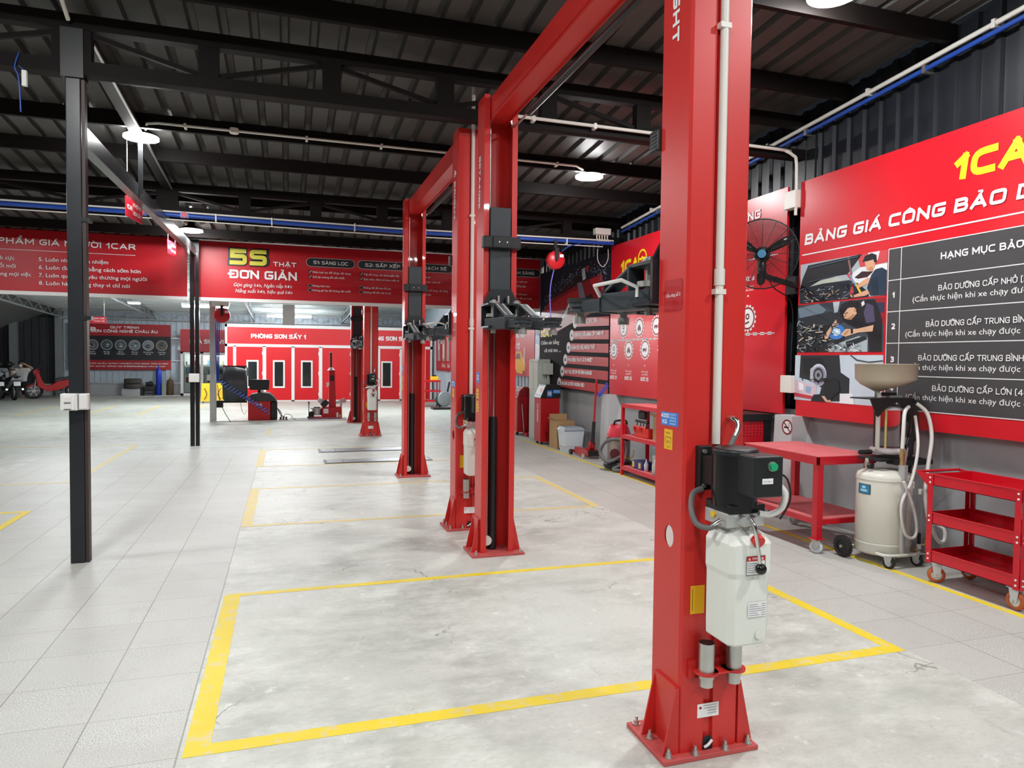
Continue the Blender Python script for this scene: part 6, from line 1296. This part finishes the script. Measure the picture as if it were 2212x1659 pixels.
# motorbikes
def bike(label, x, y, rot, paint, trim):
    t = thing('motorbike', label, 'motorbike', (0, 0, 0), 'motorbikes parked in the dark corner'); t['group'] = 'motorbikes parked in the dark corner'
    for wx, nm in ((.62, 'front_wheel'), (-.60, 'rear_wheel')):
        w = M().m(RUB).torus((wx, 0, .28), .245, .045, (0, 1, 0), 30, 8).build(nm, None, t)
        b = M().m(ZINC).cyl((wx, -.03, .28), (wx, .03, .28), .05, n=12)
        for k in range(6): a = k*math.pi/3; b.beam((wx, 0, .28), (wx+.21*math.cos(a), 0, .28+.21*math.sin(a)), .014, .02, (0, 1, 0))
        b.build('rim', None, w)
    sf = Surf((0, 0, 0), (1, 0, 0), (0, 0, 1))
    b = M().m(paint)
    for s in (-1, 1): b.prism(sf, [(.48, .98), (.58, .86), (.50, .42), (.22, .26), (-.12, .30), (-.36, .42), (-.82, .70), (-.80, .80), (-.32, .66), (-.08, .62), (.10, .48), (.26, .48), (.36, .62)], s*.05, s*.16)
    b.prism(sf, [(.40, .98), (.60, .86), (.64, .98), (.50, 1.08)], -.13, .13).prism(sf, [(-.28, .58), (-.78, .76), (-.84, .70), (-.5, .5)], -.12, .12).prism(sf, [(.38, .52), (.62, .56), (.86, .42), (.84, .38), (.60, .50), (.40, .46)], -.06, .06)
    b.build('body', None, t, .015)
    M().m(BLK).box(-.25, .22, -.10, .10, .28, .48).cyl((.05, -.13, .34), (.05, .13, .34), .09, n=14).build('engine', None, t, .02)
    M().m(BLK).prism(sf, [(.02, .66), (-.10, .74), (-.50, .80), (-.84, .84), (-.82, .78), (-.4, .68), (-.02, .58)], -.12, .12).build('seat', None, t, .02)
    M().m(ZINC).tube([(.62, -.06, .28), (.54, -.06, .70)], .022, 8).tube([(.62, .06, .28), (.54, .06, .70)], .022, 8).build('fork', None, t)
    b = M().m(BLK).tube([(.40, -.34, 1.0), (.50, -.12, 1.03), (.50, .12, 1.03), (.40, .34, 1.0)], .016, 8, 4)
    for s in (-1, 1): b.tube([(.46, s*.22, 1.03), (.44, s*.27, 1.18)], .006, 6).ball((.44, s*.28, 1.22), .05, 10, (.4, 1, .8))
    b.build('handlebar', None, t)
    M().m(LETW).ball((.585, 0, .92), .085, 12, (.5, 1, 1)).build('headlight', None, t)
    M().m(LETW).box(-.90, -.885, -.10, .10, .50, .64).build('number_plate', None, t)
    M().m(ZINC).tube([(-.05, -.16, .30), (-.35, -.18, .28), (-.80, -.19, .38)], .035, 8).build('exhaust', None, t)
    M().m(trim).prism(sf, [(-.40, .56), (-.84, .74), (-.86, .82), (-.74, .80)], -.165, -.125).build('side_trim', None, t)
    t.location = (x, y, 0); t.rotation_euler = (0, 0, R_(rot)); return t
bike('red motorbike parked beside the black process board', -7.95, 28.9, 200, flat('a8141c', .3), flat('7a2018'))
bike('pale grey and black motorbike with its tail toward us, between two others', -9.2, 28.4, 124, flat('8a9096', .35), BLK)
bike('black motorbike with white tail trim, second from the left edge', -9.55, 28.2, 120, BLKG, LGREY)
bike('white tailed motorbike cut by the left edge', -10.0, 27.6, 116, flat('c4c8c6', .35), BLK)
t = thing('helmet', 'pale motorbike helmet resting on the leftmost parked motorbikes', 'helmet', (-9.72, 28.3, .84)); M().m(LGREY).ball((-9.72, 28.3, .95), .15, 16, (1, 1, .9)).build('shell', None, t); M().m(BLK).ball((-9.70, 28.25, .94), .142, 16, (.9, .95, .55)).build('visor', None, t)

# ------------------------------------------------------------------ person behind the motorbikes
def skin(name, pts, edges, m, parent, sub=2):
    off = WLOC[parent.name]; ks = list(pts); me = bpy.data.meshes.new(name)
    me.from_pydata([Vector(pts[k][0])-off for k in ks], [(ks.index(a), ks.index(b)) for a, b in edges], [])
    o = bpy.data.objects.new(name, me); COL.objects.link(o); o.parent = parent; WLOC[o.name] = off; me.materials.append(m)
    q = o.modifiers.new('skin', 'SKIN'); q.use_smooth_shade = True
    for i, k in enumerate(ks):
        r = pts[k][1]; me.skin_vertices[0].data[i].radius = r if isinstance(r, tuple) else (r, r)
    me.skin_vertices[0].data[0].use_root = True
    q = o.modifiers.new('sub', 'SUBSURF'); q.levels = sub; q.render_levels = sub
    return o
SKINM = mat('skin', (.52, .32, .22), .5, noise=.05); SHIRT = mat('white_shirt', (.66, .66, .62), .7); TROU = mat('dark_trousers', (.02, .02, .025), .7)
px, py, pz = -9.2, 29.75, -.30
t = thing('person', 'person in a white shirt and face mask sitting behind the motorbikes, arms raised', 'person', (px, py, 0))
Q = lambda x, y, z: (px+x, py+y, z+pz)
pose = {'pelvis': (Q(0, 0, .80), (.14, .10)), 'waist': (Q(0, -.03, .98), (.125, .09)), 'chest': (Q(0, -.06, 1.20), (.155, .10)), 'neck0': (Q(0, -.08, 1.33), .055), 'neck': (Q(0, -.10, 1.38), .05),
    'jaw': (Q(0, -.13, 1.44), (.062, .07)), 'head': (Q(0, -.12, 1.51), (.078, .09)), 'crown': (Q(0, -.11, 1.57), (.06, .07))}
ed = [('pelvis', 'waist'), ('waist', 'chest'), ('chest', 'neck0'), ('neck0', 'neck'), ('neck', 'jaw'), ('jaw', 'head'), ('head', 'crown')]
for s, n in ((-1, 'l'), (1, 'r')):
    el = Q(s*.30, -.22, 1.12) if s < 0 else Q(.36, -.06, 1.36); wr = Q(-.22, -.34, 1.30) if s < 0 else Q(.15, -.16, 1.50)
    pose.update({n+'sh': (Q(s*.17, -.06, 1.29), .06), n+'el': (el, .043), n+'wr': (wr, .03), n+'hip': (Q(s*.09, -.02, .78), .09), n+'kn': (Q(s*.16, -.42, .78), .062), n+'an': (Q(s*.16, -.40, .40), .042), n+'he': (Q(s*.16, -.40, .345), .04), n+'to': (Q(s*.17, -.56, .335), .032)})
    ed += [('chest', n+'sh'), (n+'sh', n+'el'), (n+'el', n+'wr'), ('pelvis', n+'hip'), (n+'hip', n+'kn'), (n+'kn', n+'an'), (n+'an', n+'he'), (n+'he', n+'to')]
    w = Vector(wr); d = (w-Vector(el)).normalized(); a = Vector((d.y, -d.x, 0)); a = (a.normalized() if a.length > .1 else Vector((1, 0, 0)))
    pose[n+'palm'] = (tuple(w+d*.07), (.036, .018)); ed.append((n+'wr', n+'palm'))
    for k, L in enumerate((.075, .085, .08, .062)):
        r0 = w+d*.085+a*(k-1.5)*.018; pose[n+'f%da' % k] = (tuple(r0+d*L*.5-Z*.006), .009); pose[n+'f%db' % k] = (tuple(r0+d*L*.85+Vector((0, -.03, -.02))), .0075); ed += [(n+'palm', n+'f%da' % k), (n+'f%da' % k, n+'f%db' % k)]
    pose[n+'th'] = (tuple(w+d*.05-a*.05), .010); ed.append((n+'palm', n+'th'))
body = skin('body', pose, ed, SKINM, t)
sh = {k: (pose[k][0], tuple(x+.036 for x in (pose[k][1] if isinstance(pose[k][1], tuple) else (pose[k][1],)*2))) for k in ('pelvis', 'waist', 'chest', 'lsh', 'rsh')}
for n in 'lr': sh[n+'slv'] = (tuple(Vector(pose[n+'sh'][0]).lerp(Vector(pose[n+'el'][0]), .75)), .068)
skin('shirt', sh, [('pelvis', 'waist'), ('waist', 'chest'), ('chest', 'lsh'), ('chest', 'rsh'), ('lsh', 'lslv'), ('rsh', 'rslv')], SHIRT, t)
tr = {k: (pose[k][0], tuple(x+.018 for x in (pose[k][1] if isinstance(pose[k][1], tuple) else (pose[k][1],)*2))) for k in ('pelvis', 'lhip', 'rhip', 'lkn', 'rkn', 'lan', 'ran')}
skin('trousers', tr, [('pelvis', 'lhip'), ('pelvis', 'rhip'), ('lhip', 'lkn'), ('rhip', 'rkn'), ('lkn', 'lan'), ('rkn', 'ran')], TROU, t)
M().m(BLK).ball(Q(0, -.09, 1.555), .108, 16, (.86, .98, .72)).build('hair', None, t)
b = M().m(SKINM).ball(Q(0, -.225, 1.485), .016, 8, (.8, 1, 1.3))
for s in (-1, 1): b.ball(Q(s*.083, -.12, 1.49), .024, 8, (.4, .8, 1.2))
b.build('nose_and_ears', None, t); b = M().m(BLK)
for s in (-1, 1): b.ball(Q(s*.032, -.208, 1.507), .010, 8)
b.build('eyes', None, t)
M().m(WHITE).ball(Q(0, -.172, 1.452), .062, 14, (.95, .80, .80)).build('face_mask', None, t)
t = thing('helmet', 'dark helmet held up by the person in the white shirt', 'helmet', Q(-.27, -.36, 1.44)); M().m(BLK).ball(Q(-.30, -.38, 1.50), .13, 16, (1, 1, .9)).build('shell', None, t)
t = thing('plastic_stool', 'low grey stool the person in the white shirt sits on', 'stool', (px, py, 0)); M().m(MGREY).box(px-.16, px+.16, py-.16, py+.16, .36, .40).build('seat', None, t)
for sx in (-.13, .13):
    for sy in (-.13, .13): M().m(MGREY).box(px+sx-.015, px+sx+.015, py+sy-.015, py+sy+.015, 0, .36).build('leg', None, t)

# ------------------------------------------------------------------ small things hanging from the near truss
t = thing('hanging_switch', 'white pull switch on a blue strap hanging from the near roof truss', 'switch', (-1.86, 6.02, 3.5))
M().m(PIPEB).tube([(-1.86, 6.04, 3.79), (-1.885, 6.03, 3.68), (-1.86, 6.03, 3.60), (-1.85, 6.03, 3.36)], .005, 6, 4).build('strap', None, t)
M().m(WHITE).box(-1.84, -1.81, 6.02, 6.05, 3.55, 3.66).m(PIPEB).tube([(-1.825, 6.035, 3.66), (-1.86, 6.03, 3.69)], .004, 6).build('switch_body', None, t)
one(M().m(PVC).tube([(-1.535, 6.0, 4.06), (-1.49, 5.3, 4.235)], .016, 8), 'white_conduit', 'short white conduit rising over the near black post to the roof', 'conduit', (-1.6, 5.6, 4.1), group='white conduits under the roof')
